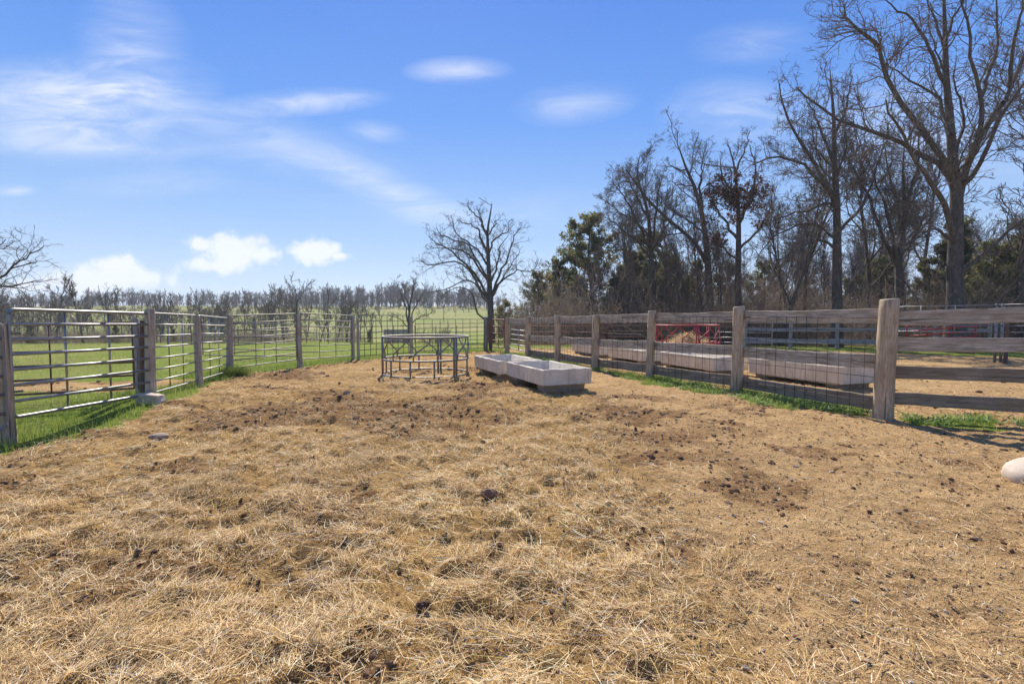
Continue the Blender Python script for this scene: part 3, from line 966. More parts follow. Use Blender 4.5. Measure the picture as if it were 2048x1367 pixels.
def rock(name, label, cat, x, y, sx, sy, sz, seed, mat, rz=0, lift=0.3, flat=0):
    o = link(name, rock_mesh(name, sx, sy, sz, seed, mat, flat, 4), None, (x, y, H(x, y) + sz * lift))
    o.rotation_euler = (0, 0, rz)
    rough_rock(o, seed, 0.10)
    return tag(o, label, cat)
rock('boulder', 'large pale rounded stone cut off by the right edge of the picture', 'stone', 5.13, 4.55, 0.48, 0.36, 0.15, 27, M['pale_stone'], 0.25, 0.30)
blunt(bpy.data.objects['boulder'], 0.72)
def block_mesh(name, sx, sy, sz, seed, mat):
    import bmesh
    bm = bmesh.new()
    bmesh.ops.create_cube(bm, size=2.0)
    bmesh.ops.bevel(bm, geom=list(bm.edges), offset=0.18, segments=1, affect='EDGES')
    bmesh.ops.triangulate(bm, faces=bm.faces)
    bmesh.ops.subdivide_edges(bm, edges=bm.edges, cuts=2, use_grid_fill=True)
    bmesh.ops.triangulate(bm, faces=bm.faces)
    V = np.array([v.co[:] for v in bm.verts]); F = np.array([[v.index for v in f.verts] for f in bm.faces]); bm.free()
    k = 0.8 + 0.45 * fbm(V[:, 0] * 1.5 + V[:, 2] * 2 + seed, V[:, 1] * 1.5 - V[:, 2] * 1.3, seed, 3)
    V = V * k[:, None]; V[:, 2] += 0.35 * V[:, 0] * (V[:, 0] < 0) * -0.6
    return fast_mesh(name, V * np.array([sx, sy, sz]), None, F, False, mat)
rock('stone_block', 'cream coloured stone block lying at the foot of the near gate post', 'stone', -6.13, 8.45, 0.21, 0.13, 0.10, 9, M['pale_stone'], -0.2, 0.6, 1)
bpy.data.objects['stone_block'].data = block_mesh('stone_block', 0.20, 0.10, 0.085, 9, M['pale_stone'])
rock('flat_stone', 'flat pinkish brown stone on the straw near the left gate', 'stone', -4.48, 6.28, 0.11, 0.08, 0.045, 12, M['brown_stone'], 0.4, 0.5)

# ------------------------------------------------------------------ strands (straw, grass)
def strands(pos, az, length, width, lift, bend, tilt, taper, seg=2):
    """thin curved strips; az heading, lift = rise angle, bend = how much the strip turns on its way"""
    N = len(pos)
    k = seg + 1
    P = np.zeros((N, k, 3)); P[:, 0] = pos
    a = az.copy(); e = lift.copy()
    for j in range(seg):
        d = np.stack([np.cos(a) * np.cos(e), np.sin(a) * np.cos(e), np.sin(e)], -1)
        P[:, j + 1] = P[:, j] + d * (length / seg)[:, None]
        a = a + bend[:, 0] / seg; e = e + bend[:, 1] / seg
    side = np.stack([-np.sin(az) * np.cos(tilt), np.cos(az) * np.cos(tilt), np.sin(tilt)], -1)
    V = np.zeros((N, k, 2, 3))
    for j in range(k):
        wj = width * (1 - taper * j / seg) * 0.5
        V[:, j, 0] = P[:, j] - side * wj[:, None]; V[:, j, 1] = P[:, j] + side * wj[:, None]
    idx = np.arange(N * k * 2).reshape(N, k, 2)
    q = np.stack([idx[:, :-1, 0], idx[:, :-1, 1], idx[:, 1:, 1], idx[:, 1:, 0]], -1).reshape(-1, 4)
    return V.reshape(-1, 3), q, k * 2

def sample_xy(n, y0, y1, power, side=1.12, pad=1.2, g=rng):
    t = g.random(n)
    if abs(power + 1) < 1e-3: y = y0 * (y1 / y0) ** t
    else: y = (y0 ** (power + 1) + t * (y1 ** (power + 1) - y0 ** (power + 1))) ** (1 / (power + 1))
    x = g.uniform(-1, 1, n) * (side * y + pad)
    return x, y

# ---- straw
x, y = sample_xy(580000, 1.35, 15.0, -0.55)
dm, sm, _ = masks(x, y)
clump = fbm(x * 3.2, y * 3.2, 51, 3)
keep = rng.random(len(x)) < np.clip(sm * 1.5 * sst(0.30, 0.55, clump) + sm * 0.25 + 0.035 * (dm > .6), 0, 1) * (dm > 0.35) * (1 - 0.72 * np.clip(dung_mask(x, y), 0, 1))
hol = 0.6 * fbm(x * 2.1, y * 2.1, 31, 3) + 0.4 * fbm(x * 8.5, y * 8.5, 41, 3)
keep &= rng.random(len(x)) < 0.18 + 0.82 * sst(0.40, 0.53, hol)
keep &= dist_poly(x, y, np.concatenate([LEFT, RIGHT[::-1]])) > 0.1
x, y, sm = x[keep], y[keep], sm[keep]
N = len(x)
flow = 5.5 * fbm(x * 0.9, y * 0.9, 61, 3) + rng.normal(0, 0.75, N)
rnd = rng.random(N) < 0.38
flow[rnd] = rng.uniform(0, 6.283, rnd.sum())
ln = np.clip(rng.lognormal(math.log(0.07), 0.6, N), 0.02, 0.34)
wd = rng.uniform(0.0013, 0.0036, N) * (0.9 + 0.035 * y)
pos = np.stack([x, y, height(x, y) + rng.uniform(0.000, 0.016, N) + 0.012 * sm * rng.random(N)], -1)
lift = rng.normal(0.04, 0.10, N); up = rng.random(N) < 0.035; lift[up] = rng.uniform(0.25, 0.8, up.sum())
bend = np.stack([rng.normal(0, 0.45, N), -lift * 1.3 + rng.normal(0, 0.15, N)], -1)
tl_ = rng.uniform(-0.9, 0.9, N)
pal = np.array([(0.62, 0.47, 0.24), (0.74, 0.62, 0.40), (0.52, 0.36, 0.16), (0.38, 0.245, 0.11), (0.80, 0.72, 0.56), (0.60, 0.47, 0.29), (0.30, 0.19, 0.09), (0.46, 0.40, 0.15)])
pid = rng.choice(8, N, p=[.24, .2, .17, .1, .12, .1, .05, .02])
c = pal[pid] * np.array([1.20, 1.10, 0.96]) * rng.uniform(0.78, 1.12, (N, 1)) * (0.82 + 0.4 * fbm(x * 1.3, y * 1.3, 66, 3))[:, None]
acc = Acc()
for band, sg in ((y < 6.0, 2), (y >= 6.0, 1)):
    V, q, pv = strands(pos[band], flow[band], ln[band], wd[band], lift[band], bend[band], tl_[band], 0.35, sg)
    acc.add(V, q, None, np.repeat(np.clip(c[band], 0, 0.9), pv, 0))
tag(link('straw', acc.mesh('straw', M['straw'])), 'loose golden straw and hay strewn over the floor of the pen', 'straw', kind='stuff')

# ---- short chaff over the bare earth, and fluffed-up tufts of hay
acc = Acc()
x, y = sample_xy(85000, 1.35, 11.0, -0.75)
dm, sm, _ = masks(x, y)
keep = (dm > .5) & (rng.random(len(x)) < 0.55 + 0.3 * (1 - sm)); x, y = x[keep], y[keep]; N = len(x)
V, q, pv = strands(np.stack([x, y, height(x, y) + rng.uniform(.001, .006, N)], -1), rng.uniform(0, 6.28, N), rng.uniform(.008, .032, N), rng.uniform(.0015, .0036, N) * (.85 + .05 * y), rng.normal(.05, .15, N), np.zeros((N, 2)), rng.uniform(-.6, .6, N), .2, 1)
acc.add(V, q, None, np.repeat(pal[rng.choice(8, N, p=[.2, .2, .14, .12, .14, .1, .08, .02])] * rng.uniform(.7, 1.1, (N, 1)) * np.array([1.2, 1.08, .9]), pv, 0))
tx, ty = sample_xy(200, 1.9, 11.5, -0.2)
tx = np.append(tx, [-1.56, -1.62, -0.9, -2.6, -3.4]); ty = np.append(ty, [5.05, 4.7, 6.3, 4.2, 5.6])
dm, sm, _ = masks(tx, ty)
ok = (dm > .7) & (sm > .18); ok[-5:] = True
tx, ty = tx[ok], ty[ok]
tr = rng.uniform(.06, .20, len(tx)); tr[-5:] = .26
for cx_, cy_, r_ in zip(tx, ty, tr):
    m = int(260 * (r_ / .15) ** 1.6)
    rho = r_ * np.sqrt(rng.random(m)); a = rng.uniform(0, 6.28, m)
    xx = cx_ + rho * np.cos(a) * 1.3; yy = cy_ + rho * np.sin(a)
    zz = height(xx, yy) + 0.38 * r_ * (1 - (rho / r_) ** 2) * rng.uniform(.2, 1, m)
    V, q, pv = strands(np.stack([xx, yy, zz], -1), rng.normal(rng.uniform(0, 3.1), .8, m), rng.uniform(.05, .16, m), rng.uniform(.0018, .004, m) * (.9 + .035 * cy_), rng.normal(.15, .3, m), np.stack([rng.normal(0, .6, m), rng.normal(-.5, .4, m)], -1), rng.uniform(-.8, .8, m), .3)
    tone = rng.uniform(.75, 1.1)
    acc.add(V, q, None, np.repeat(pal[rng.choice(8, m, p=[.25, .14, .22, .15, .06, .1, .06, .02])] * rng.uniform(.75, 1.1, (m, 1)) * tone * np.array([1.2, 1.08, .88]), pv, 0))
tag(link('chaff', acc.mesh('chaff', M['straw'])), 'fine chaff and fluffed tufts of hay among the straw', 'chaff', kind='stuff')

# ---- clods of dirt and dung
ico_v = np.array([(0, 0, 1)] + [(0.894 * math.cos(i * 1.2566), 0.894 * math.sin(i * 1.2566), 0.447) for i in range(5)] +
                 [(0.894 * math.cos(i * 1.2566 + .628), 0.894 * math.sin(i * 1.2566 + .628), -0.447) for i in range(5)] + [(0, 0, -1)])
ico_f = np.array([(0, 1 + i, 1 + (i + 1) % 5) for i in range(5)] + [(1 + i, 6 + i, 1 + (i + 1) % 5) for i in range(5)] +
                 [(1 + (i + 1) % 5, 6 + i, 6 + (i + 1) % 5) for i in range(5)] + [(11, 6 + (i + 1) % 5, 6 + i) for i in range(5)])
def clods(x, y, size, col, flat=0.6, sink=0.2):
    N = len(x)
    k = rng.uniform(0.55, 1.35, (N, 12, 1))
    V = ico_v[None] * k * np.stack([size * rng.uniform(.7, 1.4, N), size * rng.uniform(.7, 1.4, N), size * flat * rng.uniform(.6, 1.3, N)], -1)[:, None]
    a = rng.uniform(0, 6.28, N); ca, sa = np.cos(a)[:, None], np.sin(a)[:, None]
    V = np.stack([V[..., 0] * ca - V[..., 1] * sa, V[..., 0] * sa + V[..., 1] * ca, V[..., 2]], -1)
    V += np.stack([x, y, height(x, y) + size * flat * (0.5 - sink)], -1)[:, None]
    F = (ico_f[None] + (np.arange(N) * 12)[:, None, None]).reshape(-1, 3)
    return V.reshape(-1, 3), F, np.repeat(col, 12, 0)
acc = Acc()
x, y = sample_xy(30000, 1.4, 17.0, -0.3)
dm, sm, _ = masks(x, y)
dung = np.clip(dung_mask(x, y), 0, 1)
keep = (rng.random(len(x)) < 0.12 + 0.88 * dung) & (dm > 0.5)
x, y, dung = x[keep], y[keep], dung[keep]
N = len(x)
size = np.clip(rng.lognormal(math.log(0.009), 0.65, N), 0.004, 0.055) * (1 + 0.8 * dung)
size = np.minimum(size, 0.010 + 0.0045 * np.maximum(y - 1.0, 0) * rng.uniform(.6, 1.2, N))
cp = np.array([(0.15, 0.085, 0.048), (0.23, 0.135, 0.075), (0.10, 0.062, 0.04), (0.34, 0.22, 0.125)])
col = cp[rng.choice(4, N, p=[.3, .34, .2, .16])] * rng.uniform(0.8, 1.2, (N, 1))
v, f, cc = clods(x, y, size, col); acc.add(v, None, f, cc)
# small pebbles on the bare side
x, y = sample_xy(5000, 1.4, 10.0, -0.4)
dm, sm, _ = masks(x, y)
keep = (dm > .6) & (rng.random(len(x)) < np.clip(0.5 + 0.3 * x / y - sm, 0.05, 1) * 0.5)
x, y = x[keep], y[keep]; N = len(x)
pc = np.array([(0.42, 0.37, 0.32), (0.33, 0.28, 0.24), (0.55, 0.48, 0.40), (0.25, 0.2, 0.17)])
v, f, cc = clods(x, y, np.clip(rng.lognormal(math.log(0.008), 0.45, N), 0.004, 0.03), pc[rng.integers(0, 4, N)], 0.55)
acc.add(v, None, f, cc)
octv = np.array([(1, 0, 0), (0, 1, 0), (-1, 0, 0), (0, -1, 0), (0, 0, 1), (0, 0, -1)], float)
octf = np.array([(0, 1, 4), (1, 2, 4), (2, 3, 4), (3, 0, 4), (1, 0, 5), (2, 1, 5), (3, 2, 5), (0, 3, 5)])
x, y = sample_xy(52000, 1.4, 10.5, -0.7)
dm, sm, _ = masks(x, y)
keep = (dm > .55) & (rng.random(len(x)) < np.clip(1.05 - sm * 1.1, 0.12, 1)); x, y = x[keep], y[keep]; N = len(x)
sz = np.clip(rng.lognormal(math.log(0.0042), 0.45, N), 0.002, 0.013) * (0.8 + 0.09 * y)
V = octv[None] * rng.uniform(.5, 1.4, (N, 6, 1)) * np.stack([sz, sz * rng.uniform(.6, 1.2, N), sz * .7], -1)[:, None]
a = rng.uniform(0, 6.28, N)[:, None]
V = np.stack([V[..., 0] * np.cos(a) - V[..., 1] * np.sin(a), V[..., 0] * np.sin(a) + V[..., 1] * np.cos(a), V[..., 2]], -1)
V += np.stack([x, y, height(x, y) + sz * .3], -1)[:, None]
kc = np.array([(0.44, 0.285, 0.15), (0.30, 0.18, 0.09), (0.17, 0.10, 0.052), (0.56, 0.39, 0.22)])
acc.add(V, None, octf[None] + (np.arange(N) * 6)[:, None, None], np.repeat(kc[rng.choice(4, N, p=[.38, .3, .17, .15])] * rng.uniform(.8, 1.2, (N, 1)), 6, 0))
tag(link('dirt_clods', acc.mesh('dirt_clods', M['clod'], False)), 'scattered crumbs of dung, dirt and pebbles on the trodden floor', 'dirt', kind='stuff')

# a few big lumps one can point at
big = [(545, 1012, .055, 'dark cube-like lump of dung standing alone on the straw left of centre'),
       (978, 993, .075, 'flat-topped brown clod right of centre, the widest of the loose lumps'),
       (1073, 985, .05, 'round dark clod just right of the widest flat-topped clod'),
       (848, 1215, .045, 'small black lump in the foreground straw near the bottom centre'),
       (612, 895, .05, 'upright dark clod on the straw left of the centre, far from the camera'),
       (1098, 965, .055, 'dark crumbly clod behind the round dark clod right of centre')]
for i, (px, py, sz, lb) in enumerate(big):
    sz = sz * 0.75
    d = CAMZ * FPX / (py - HOR + 8)
    p = at(px, py, d)
    V = ico_v * rng.uniform(.8, 1.25, (12, 1))
    import bmesh
    bm = bmesh.new()
    bmesh.ops.create_icosphere(bm, subdivisions=3, radius=1.0)
    V = np.array([v_.co[:] for v_ in bm.verts]); F = np.array([[v_.index for v_ in f_.verts] for f_ in bm.faces]); bm.free()
    k = 0.55 + 0.55 * fbm(V[:, 0] * 2 + V[:, 2] * 1.7 + i * 7, V[:, 1] * 2 - V[:, 2], 90 + i, 2) + 0.35 * fbm(V[:, 0] * 6 + V[:, 2] * 4 + i * 3, V[:, 1] * 6 - 3 * V[:, 2], 95 + i, 3)
    V = V * k[:, None] * np.array([1.25, 0.9, 0.75 if i < 7 else 0.35]) * sz
    col = np.array([0.085, 0.052, 0.032]) * (0.8 + 0.9 * fbm(V[:, 0] * 40, V[:, 1] * 40 + V[:, 2] * 30, i, 2))[:, None]
    if i == 1: col = col * 2.0
    o = link('dirt_clod', fast_mesh('dirt_clod', V, None, F, False, M['clod'], col), None, (p[0], p[1], H(p[0], p[1]) + sz * 0.25))
    tag(o, lb, 'dirt clod', 'large clods on the pen floor')

# ---- grass
def grass(name, label, x, y, lmin, lmax, wmul=1.0, dry=0.12, dark=1.0, lean=0.5, seg=2):
    N = len(x)
    pos = np.stack([x, y, height(x, y) - 0.005], -1)
    ln = rng.uniform(lmin, lmax, N) * (0.6 + 0.8 * fbm(x * 1.7, y * 1.7, 81, 3))
    lift = np.clip(rng.normal(1.15, 0.28, N), 0.25, 1.6)
    bend = np.stack([rng.normal(0, 0.3, N), -rng.uniform(0.1, 1.2, N) * lean * 2], -1)
    V, q, pv = strands(pos, rng.uniform(0, 6.28, N), ln, rng.uniform(0.0035, 0.007, N) * wmul, lift, bend, rng.uniform(-0.4, 0.4, N), 0.85, seg)
    g = fbm(x * 0.8, y * 0.8, 85, 3)[:, None]
    col = np.array([0.16, 0.25, 0.03]) * (1 - g) + np.array([0.33, 0.39, 0.065]) * g
    col = col * rng.uniform(0.7, 1.25, (N, 1)) * dark
    dr = rng.random(N) < dry
    col[dr] = np.array([0.42, 0.35, 0.16]) * rng.uniform(0.7, 1.2, (dr.sum(), 1))
    o = link(name, fast_mesh(name, V, q, None, False, M['grass'], np.repeat(col, pv, 0)))
    return tag(o, label, 'grass', kind='stuff')
# turf under the fences
n = 260000
x = rng.uniform(-9.5, 9.0, n); y = rng.uniform(3.0, 23.5, n)
dm, sm, wm = masks(x, y)
dl = dist_poly(x, y, np.concatenate([[(-6.9, 3.0)], LEFT])); dr = dist_poly(x, y, np.concatenate([NEARR[::-1], RIGHT[1:]]))
kl = (dl < 1.0) & (dm < 0.45)
kr = (dr < 0.9) & (dm < 0.45) & (x > -0.6)
sel = kl & (dl < dr) & (rng.random(n) < 0.9)
grass('fence_grass', 'lush grass growing under the gate and panels on the left', x[sel], y[sel], 0.07, 0.20, 1.2, 0.06, 0.9)
sel = kr & (dr <= dl) & (rng.random(n) < sst(0.32, 0.52, fbm(x * 2.4, y * 2.4, 97, 3)) + 0.15)
xa, ya = np.repeat(x[sel], 3) + rng.normal(0, .03, 3 * sel.sum()), np.repeat(y[sel], 3) + rng.normal(0, .03, 3 * sel.sum())
grass('fence_grass', 'strip of green grass growing under the board fence on the right', xa, ya, 0.04, 0.14, 1.2, 0.16, 1.15)
tq = rng.normal(0, 1, (2600, 2)) * np.array([.16, .12]) + np.array([-7.25, 13.0])
grass('grass_tuft', 'dense dark tuft of grass at the foot of the corner post on the left', tq[:, 0], tq[:, 1], 0.15, 0.34, 1.4, 0.08, 0.75)
# pasture
x, y = sample_xy(270000, 6.0, 62.0, 0.1, 1.1, 2.0)
dm, sm, wm = masks(x, y)
keep = (dm < 0.5) & (wm < 0.4) & (x < 0.06 * y + 0.5) & ~inside(x, y, PEN)
keep |= (dm < 0.4) & (wm < 0.5) & (x > 1) & ~inside(x, y, PEN) & (rng.random(len(x)) < 0.5)
x, y = x[keep], y[keep]
bare = fbm(x * 0.35, y * 0.35, 87, 4)
k2 = rng.random(len(x)) < sst(0.72, 0.5, bare) * 0.8 + 0.2
grass('pasture_grass', 'short spring grass of the pasture beyond the pen', x[k2], y[k2], 0.05, 0.13, 1.7, 0.34, seg=1)

# ---- broad-leaved weeds in the right-hand strip
acc = Acc()
n = 16000
x = rng.uniform(-0.5, 8.5, n); y = rng.uniform(5.5, 20, n)
dm, _, _ = masks(x, y); dr = dist_poly(x, y, np.concatenate([NEARR[::-1], RIGHT[1:]]))
sel = (dr < 0.8) & (dm < 0.6) & (fbm(x * 1.2, y * 1.2, 93, 3) > 0.45)
x, y = np.repeat(x[sel], 5), np.repeat(y[sel], 5); N = len(x)
x = x + rng.normal(0, .05, N); y = y + rng.normal(0, .05, N)
pos = np.stack([x, y, height(x, y) + rng.uniform(0, .06, N)], -1)
V, q, pv = strands(pos, rng.uniform(0, 6.28, N), rng.uniform(.04, .10, N), rng.uniform(.014, .034, N), rng.uniform(0, .9, N), rng.normal(0, .6, (N, 2)), rng.uniform(-.5, .5, N), 0.6)
col = np.array([0.20, 0.30, 0.085]) * rng.uniform(.5, 1.4, (N, 1))
tag(link('weeds', fast_mesh('weeds', V, q, None, False, M['grass'], np.repeat(col, pv, 0))), 'broad-leaved weeds among the grass under the board fence', 'weeds', kind='stuff')

# ------------------------------------------------------------------ trees
def spawn(g, P, Rd, per_m, lr, ang, k, upb, wander, tmin=0.15, rr=0.5, lmin=0.1, lmax=9, nmax=40, rmin=0.002, grav=0.0, nmin=0, plen=None):
    N, kk, _ = P.shape
    L = np.linalg.norm(np.diff(P, axis=1), axis=2).sum(1)
    cnt = np.clip(g.poisson(per_m * L), nmin, nmax)
    ix = np.repeat(np.arange(N), cnt)
    n = len(ix)
    if n == 0: return np.zeros((0, k, 3)), np.zeros((0, k))
    t = tmin + (1 - tmin) * g.random(n) ** 0.85
    s = np.clip(t * (kk - 1), 0, kk - 1.001); i0 = s.astype(int); fr = (s - i0)[:, None]
    p = P[ix, i0] * (1 - fr) + P[ix, i0 + 1] * fr
    T = norm(P[ix, i0 + 1] - P[ix, i0])
    r0 = Rd[ix, i0] * (1 - fr[:, 0]) + Rd[ix, i0 + 1] * fr[:, 0]
    rv = g.normal(size=(n, 3)); perp = norm(np.cross(T, rv))
    a = np.clip(g.normal(ang, 0.22, n), 0.15, 1.7)[:, None]
    d = norm(np.cos(a) * T + np.sin(a) * perp + np.array([0, 0, upb]))
    ln = np.clip(L[ix] * lr * (1.15 - 0.65 * t) * g.uniform(0.55, 1.35, n), lmin, lmax)
    C = np.zeros((n, k, 3)); C[:, 0] = p
    for j in range(1, k):
        d = norm(d + g.normal(0, wander, (n, 3)) + np.array([0, 0, upb * 0.35 - grav]))
        C[:, j] = C[:, j - 1] + d * (ln / (k - 1))[:, None]
    rb = np.maximum(np.minimum(r0 * rr, 0.013 * ln + 0.004), rmin)
    q = rb[:, None] * np.linspace(1, 0.35, k)[None]
    return C, np.maximum(q, rmin * 0.8)

def smooth_path(pts, k):
    pts = np.asarray(pts, float)
    n = len(pts)
    ext = np.concatenate([[2 * pts[0] - pts[1]], pts, [2 * pts[-1] - pts[-2]]])
    out = []
    for s in np.linspace(0, n - 1, k):
        i = min(int(s), n - 2); f = s - i
        p0, p1, p2, p3 = ext[i:i + 4]
        out.append(0.5 * (2 * p1 + (p2 - p0) * f + (2 * p0 - 5 * p1 + 4 * p2 - p3) * f * f + (3 * p1 - p0 - 3 * p2 + p3) * f ** 3))
    return np.array(out)

def leaf_tris(g, P, n, size, col, spread=0.1):
    pts = P.reshape(-1, 3)
    c = pts[g.integers(0, len(pts), n)] + g.normal(0, spread, (n, 3))
    a = norm(g.normal(size=(n, 3))); b = norm(np.cross(a, g.normal(size=(n, 3))))
    s = size * g.uniform(.6, 1.4, (n, 1))
    V = np.stack([c - a * s * .5 - b * s * .25, c + a * s * .5 - b * s * .1, c + a * s * .1 + b * s * .5], 1)
    return V.reshape(-1, 3), np.arange(3 * n).reshape(-1, 3), np.repeat(col * g.uniform(.6, 1.5, (n, 1)), 3, 0)

def finish_tree(name, label, loc, big, small, twigs, mat_t, mat_c, group=None, leaves=None, cat='tree'):
    root = thing(name, label, cat, loc, group)
    acc = Acc()
    for (P, Rd), sides in big:
        v, q = tubes(P, Rd, sides); acc.add(v, q)
    link('trunk', acc.mesh('trunk', mat_t, True), root)
    acc = Acc()
    for (P, Rd), sides in small:
        if len(P):
            v, q = tubes(P, Rd, sides) if sides > 2 else ribbons(P, Rd)
            acc.add(v, q)
    crown = link('crown', acc.mesh('crown', mat_c, True), root)
    if leaves is not None:
        v, t, c = leaves
        link('leaves', fast_mesh('leaves', v, None, t, False, M['leaf'], c), crown)
    return root

def traced_tree(name, label, d, base_px, trunk, limbs, r_trunk, seed, twig=1.0, mat_t='bark', mat_c='twig', group='bare oaks at the edge of the wood', leaves=None, rmin=0.006, lv=(2.9, 4.6, 5.2), grav=0.0, upb=0.12):
    """limbs follow the boughs seen in the photograph, each reaching its own depth"""
    g = np.random.default_rng(seed)
    b = at(base_px[0], base_px[1], d); zb = H(b[0], b[1])
    base = np.array([b[0], b[1], zb])
    def conv(pts, depth, d0=0.0):
        n = len(pts)
        out = []
        for i, (px, py) in enumerate(pts):
            dd = d + d0 + depth * (i / max(1, n - 1)) ** 0.9
            out.append(at(px, py, dd) - base)
        return np.array(out)
    tp = conv(trunk, 0.3)
    tp = np.concatenate([[[tp[0][0], tp[0][1], -0.25]], tp])
    T = smooth_path(tp, 16)[None]
    TR = (1.12 * (1 - np.linspace(0, 1, 16) ** 1.15 * 0.93))[None] * r_trunk
    TR[0, 0] *= 1.35; TR[0, 1] *= 1.15
    LP = []; LR = []
    hgt = T[0, -1, 2]
    for i, (pts, depth, rk) in enumerate(limbs):
        lp = conv(pts, depth)
        # start the limb on the trunk or its parent, not beside it
        LP.append(smooth_path(lp, 12))
        LR.append(np.linspace(1, 0.22, 12) * rk * r_trunk * 0.85)
    LP = np.array(LP); LR = np.array(LR)
    LP[:, 1:-1] += g.normal(0, 0.035 * d / 25, LP[:, 1:-1].shape)
    # more boughs running away from and towards the viewer, so the crown is round
    ex = spawn(g, T, TR, 0.7, 0.26, 0.85, 9, 0.18, 0.2, 0.38, 0.33, 1.0, 3.2, 10, 0.025)
    L1 = (np.concatenate([LP]), np.concatenate([LR]))
    A = spawn(g, L1[0], L1[1], lv[0] * twig, 0.30, 0.85, 7, upb, 0.27, 0.15, 0.55, 0.5, 2.3, 30, rmin * 1.4, grav * .6)
    A2 = spawn(g, ex[0], ex[1], lv[0] * twig, 0.34, 0.85, 7, upb, 0.27, 0.15, 0.55, 0.5, 2.0, 30, rmin * 1.4, grav * .6)
    AA = (np.concatenate([A[0], A2[0]]), np.concatenate([A[1], A2[1]]))
    B = spawn(g, AA[0], AA[1], lv[1] * twig, 0.46, 0.85, 4, upb * .7, 0.30, 0.15, 0.6, 0.25, 1.5, 20, rmin * 1.2, grav)
    Cc = spawn(g, B[0], B[1], lv[2] * twig, 0.5, 0.85, 4, upb * .6, 0.28, 0.1, 0.7, 0.15, 0.8, 12, rmin, grav)
    lf = None
    if leaves:
        n, size, col, zr, xr = leaves
        pts = np.concatenate([B[0].reshape(-1, 3), Cc[0].reshape(-1, 3)])
        m = (pts[:, 2] > zr[0]) & (pts[:, 2] < zr[1]) & (pts[:, 0] > xr[0]) & (pts[:, 0] < xr[1])
        pts = pts[m] if m.sum() > 10 else pts
        cl = pts[g.integers(0, len(pts), max(8, n // 9))]
        lf = leaf_tris(g, cl, n, size, np.array(col), 0.12)
    return finish_tree(name, label, tuple(base), [((T, TR), 10), (L1, 8), (ex, 6)], [(AA, 4), (B, 3), (Cc, 2)], None, M[mat_t], M[mat_c], group, lf)

oak = traced_tree('oak_tree', 'huge bare oak towering at the right edge, its top cut off by the frame', 22.0, (1912, 645),
    [(1912, 620), (1910, 560), (1911, 490), (1913, 420), (1912, 370), (1905, 320), (1901, 250), (1893, 167), (1890, 83), (1888, 0), (1884, -70)],
    [([(1906, 370), (1890, 318), (1846, 264), (1799, 200), (1771, 133), (1757, 97), (1725, 68), (1696, 44), (1688, 10)], -1.5, .52),
     ([(1908, 380), (1892, 336), (1832, 303), (1782, 275), (1721, 256), (1679, 242), (1623, 203), (1593, 175)], 1.6, .50),
     ([(1915, 400), (1930, 345), (1957, 278), (1990, 228), (2013, 195), (2048, 111), (2095, 10)], 0.8, .68),
     ([(1948, 300), (1960, 250), (1960, 195), (1946, 133), (1940, 64), (1921, 0), (1912, -50)], -1.0, .40),
     ([(1960, 200), (1972, 160), (1985, 125), (1996, 70), (1992, 0), (1998, -60)], 1.2, .32),
     ([(1911, 310), (1929, 236), (1915, 192), (1908, 150), (1912, 110)], 1.5, .26),
     ([(1901, 270), (1888, 220), (1871, 192), (1826, 164), (1779, 133), (1745, 112)], 2.0, .30),
     ([(1911, 480), (1885, 405), (1856, 356), (1830, 312), (1795, 250), (1772, 200)], -2.0, .48),
     ([(1893, 170), (1870, 125), (1854, 92), (1832, 42), (1801, 22), (1771, 0)], -1.2, .34),
     ([(1925, 370), (1957, 334), (1999, 236), (2048, 167), (2090, 130)], -2.0, .42),
     ([(1915, 560), (1945, 528), (1985, 489), (2048, 436), (2100, 420)], -1.5, .40),
     ([(1911, 490), (1890, 466), (1868, 458), (1826, 481), (1800, 500)], -1.8, .28),
     ([(1890, 90), (1905, 40), (1930, -10), (1950, -60)], 0.8, .26), ([(1890, 100), (1868, 40), (1850, -20)], 0.5, .26),
     ([(2005, 205), (2040, 190), (2090, 150)], 1.0, .3), ([(2020, 175), (2025, 100), (2040, 30), (2050, -30)], -1, .34)],
    0.31, 301, 1.15, group=None)
traced_tree('oak_tree', 'tall straight bare tree whose dark trunk rises left of the thick corner post', 26.0, (1674, 640),
    [(1674, 620), (1674, 540), (1674, 470), (1673, 400), (1669, 330), (1668, 250), (1664, 190), (1660, 140)],
    [([(1671, 410), (1660, 389), (1632, 353), (1596, 322), (1540, 314), (1505, 330)], -1.5, .55), ([(1673, 420), (1662, 405), (1623, 417), (1568, 432), (1535, 450)], -1.2, .42),
     ([(1669, 390), (1651, 370), (1621, 314), (1582, 250), (1562, 195), (1557, 160)], .8, .5), ([(1675, 470), (1690, 448), (1718, 422), (1740, 375), (1762, 314), (1780, 270)], 1.0, .5),
     ([(1669, 330), (1645, 270), (1630, 230), (1612, 195)], 1.8, .4), ([(1668, 270), (1690, 220), (1700, 180), (1705, 150)], -1.0, .35), ([(1674, 500), (1640, 480), (1590, 500), (1550, 530)], -2.2, .35),
     ([(1674, 480), (1630, 450), (1585, 455), (1540, 480), (1515, 520)], 1.5, .35)],
    0.25, 302, 1.7, 'bark_dark', group=None, grav=0.05)
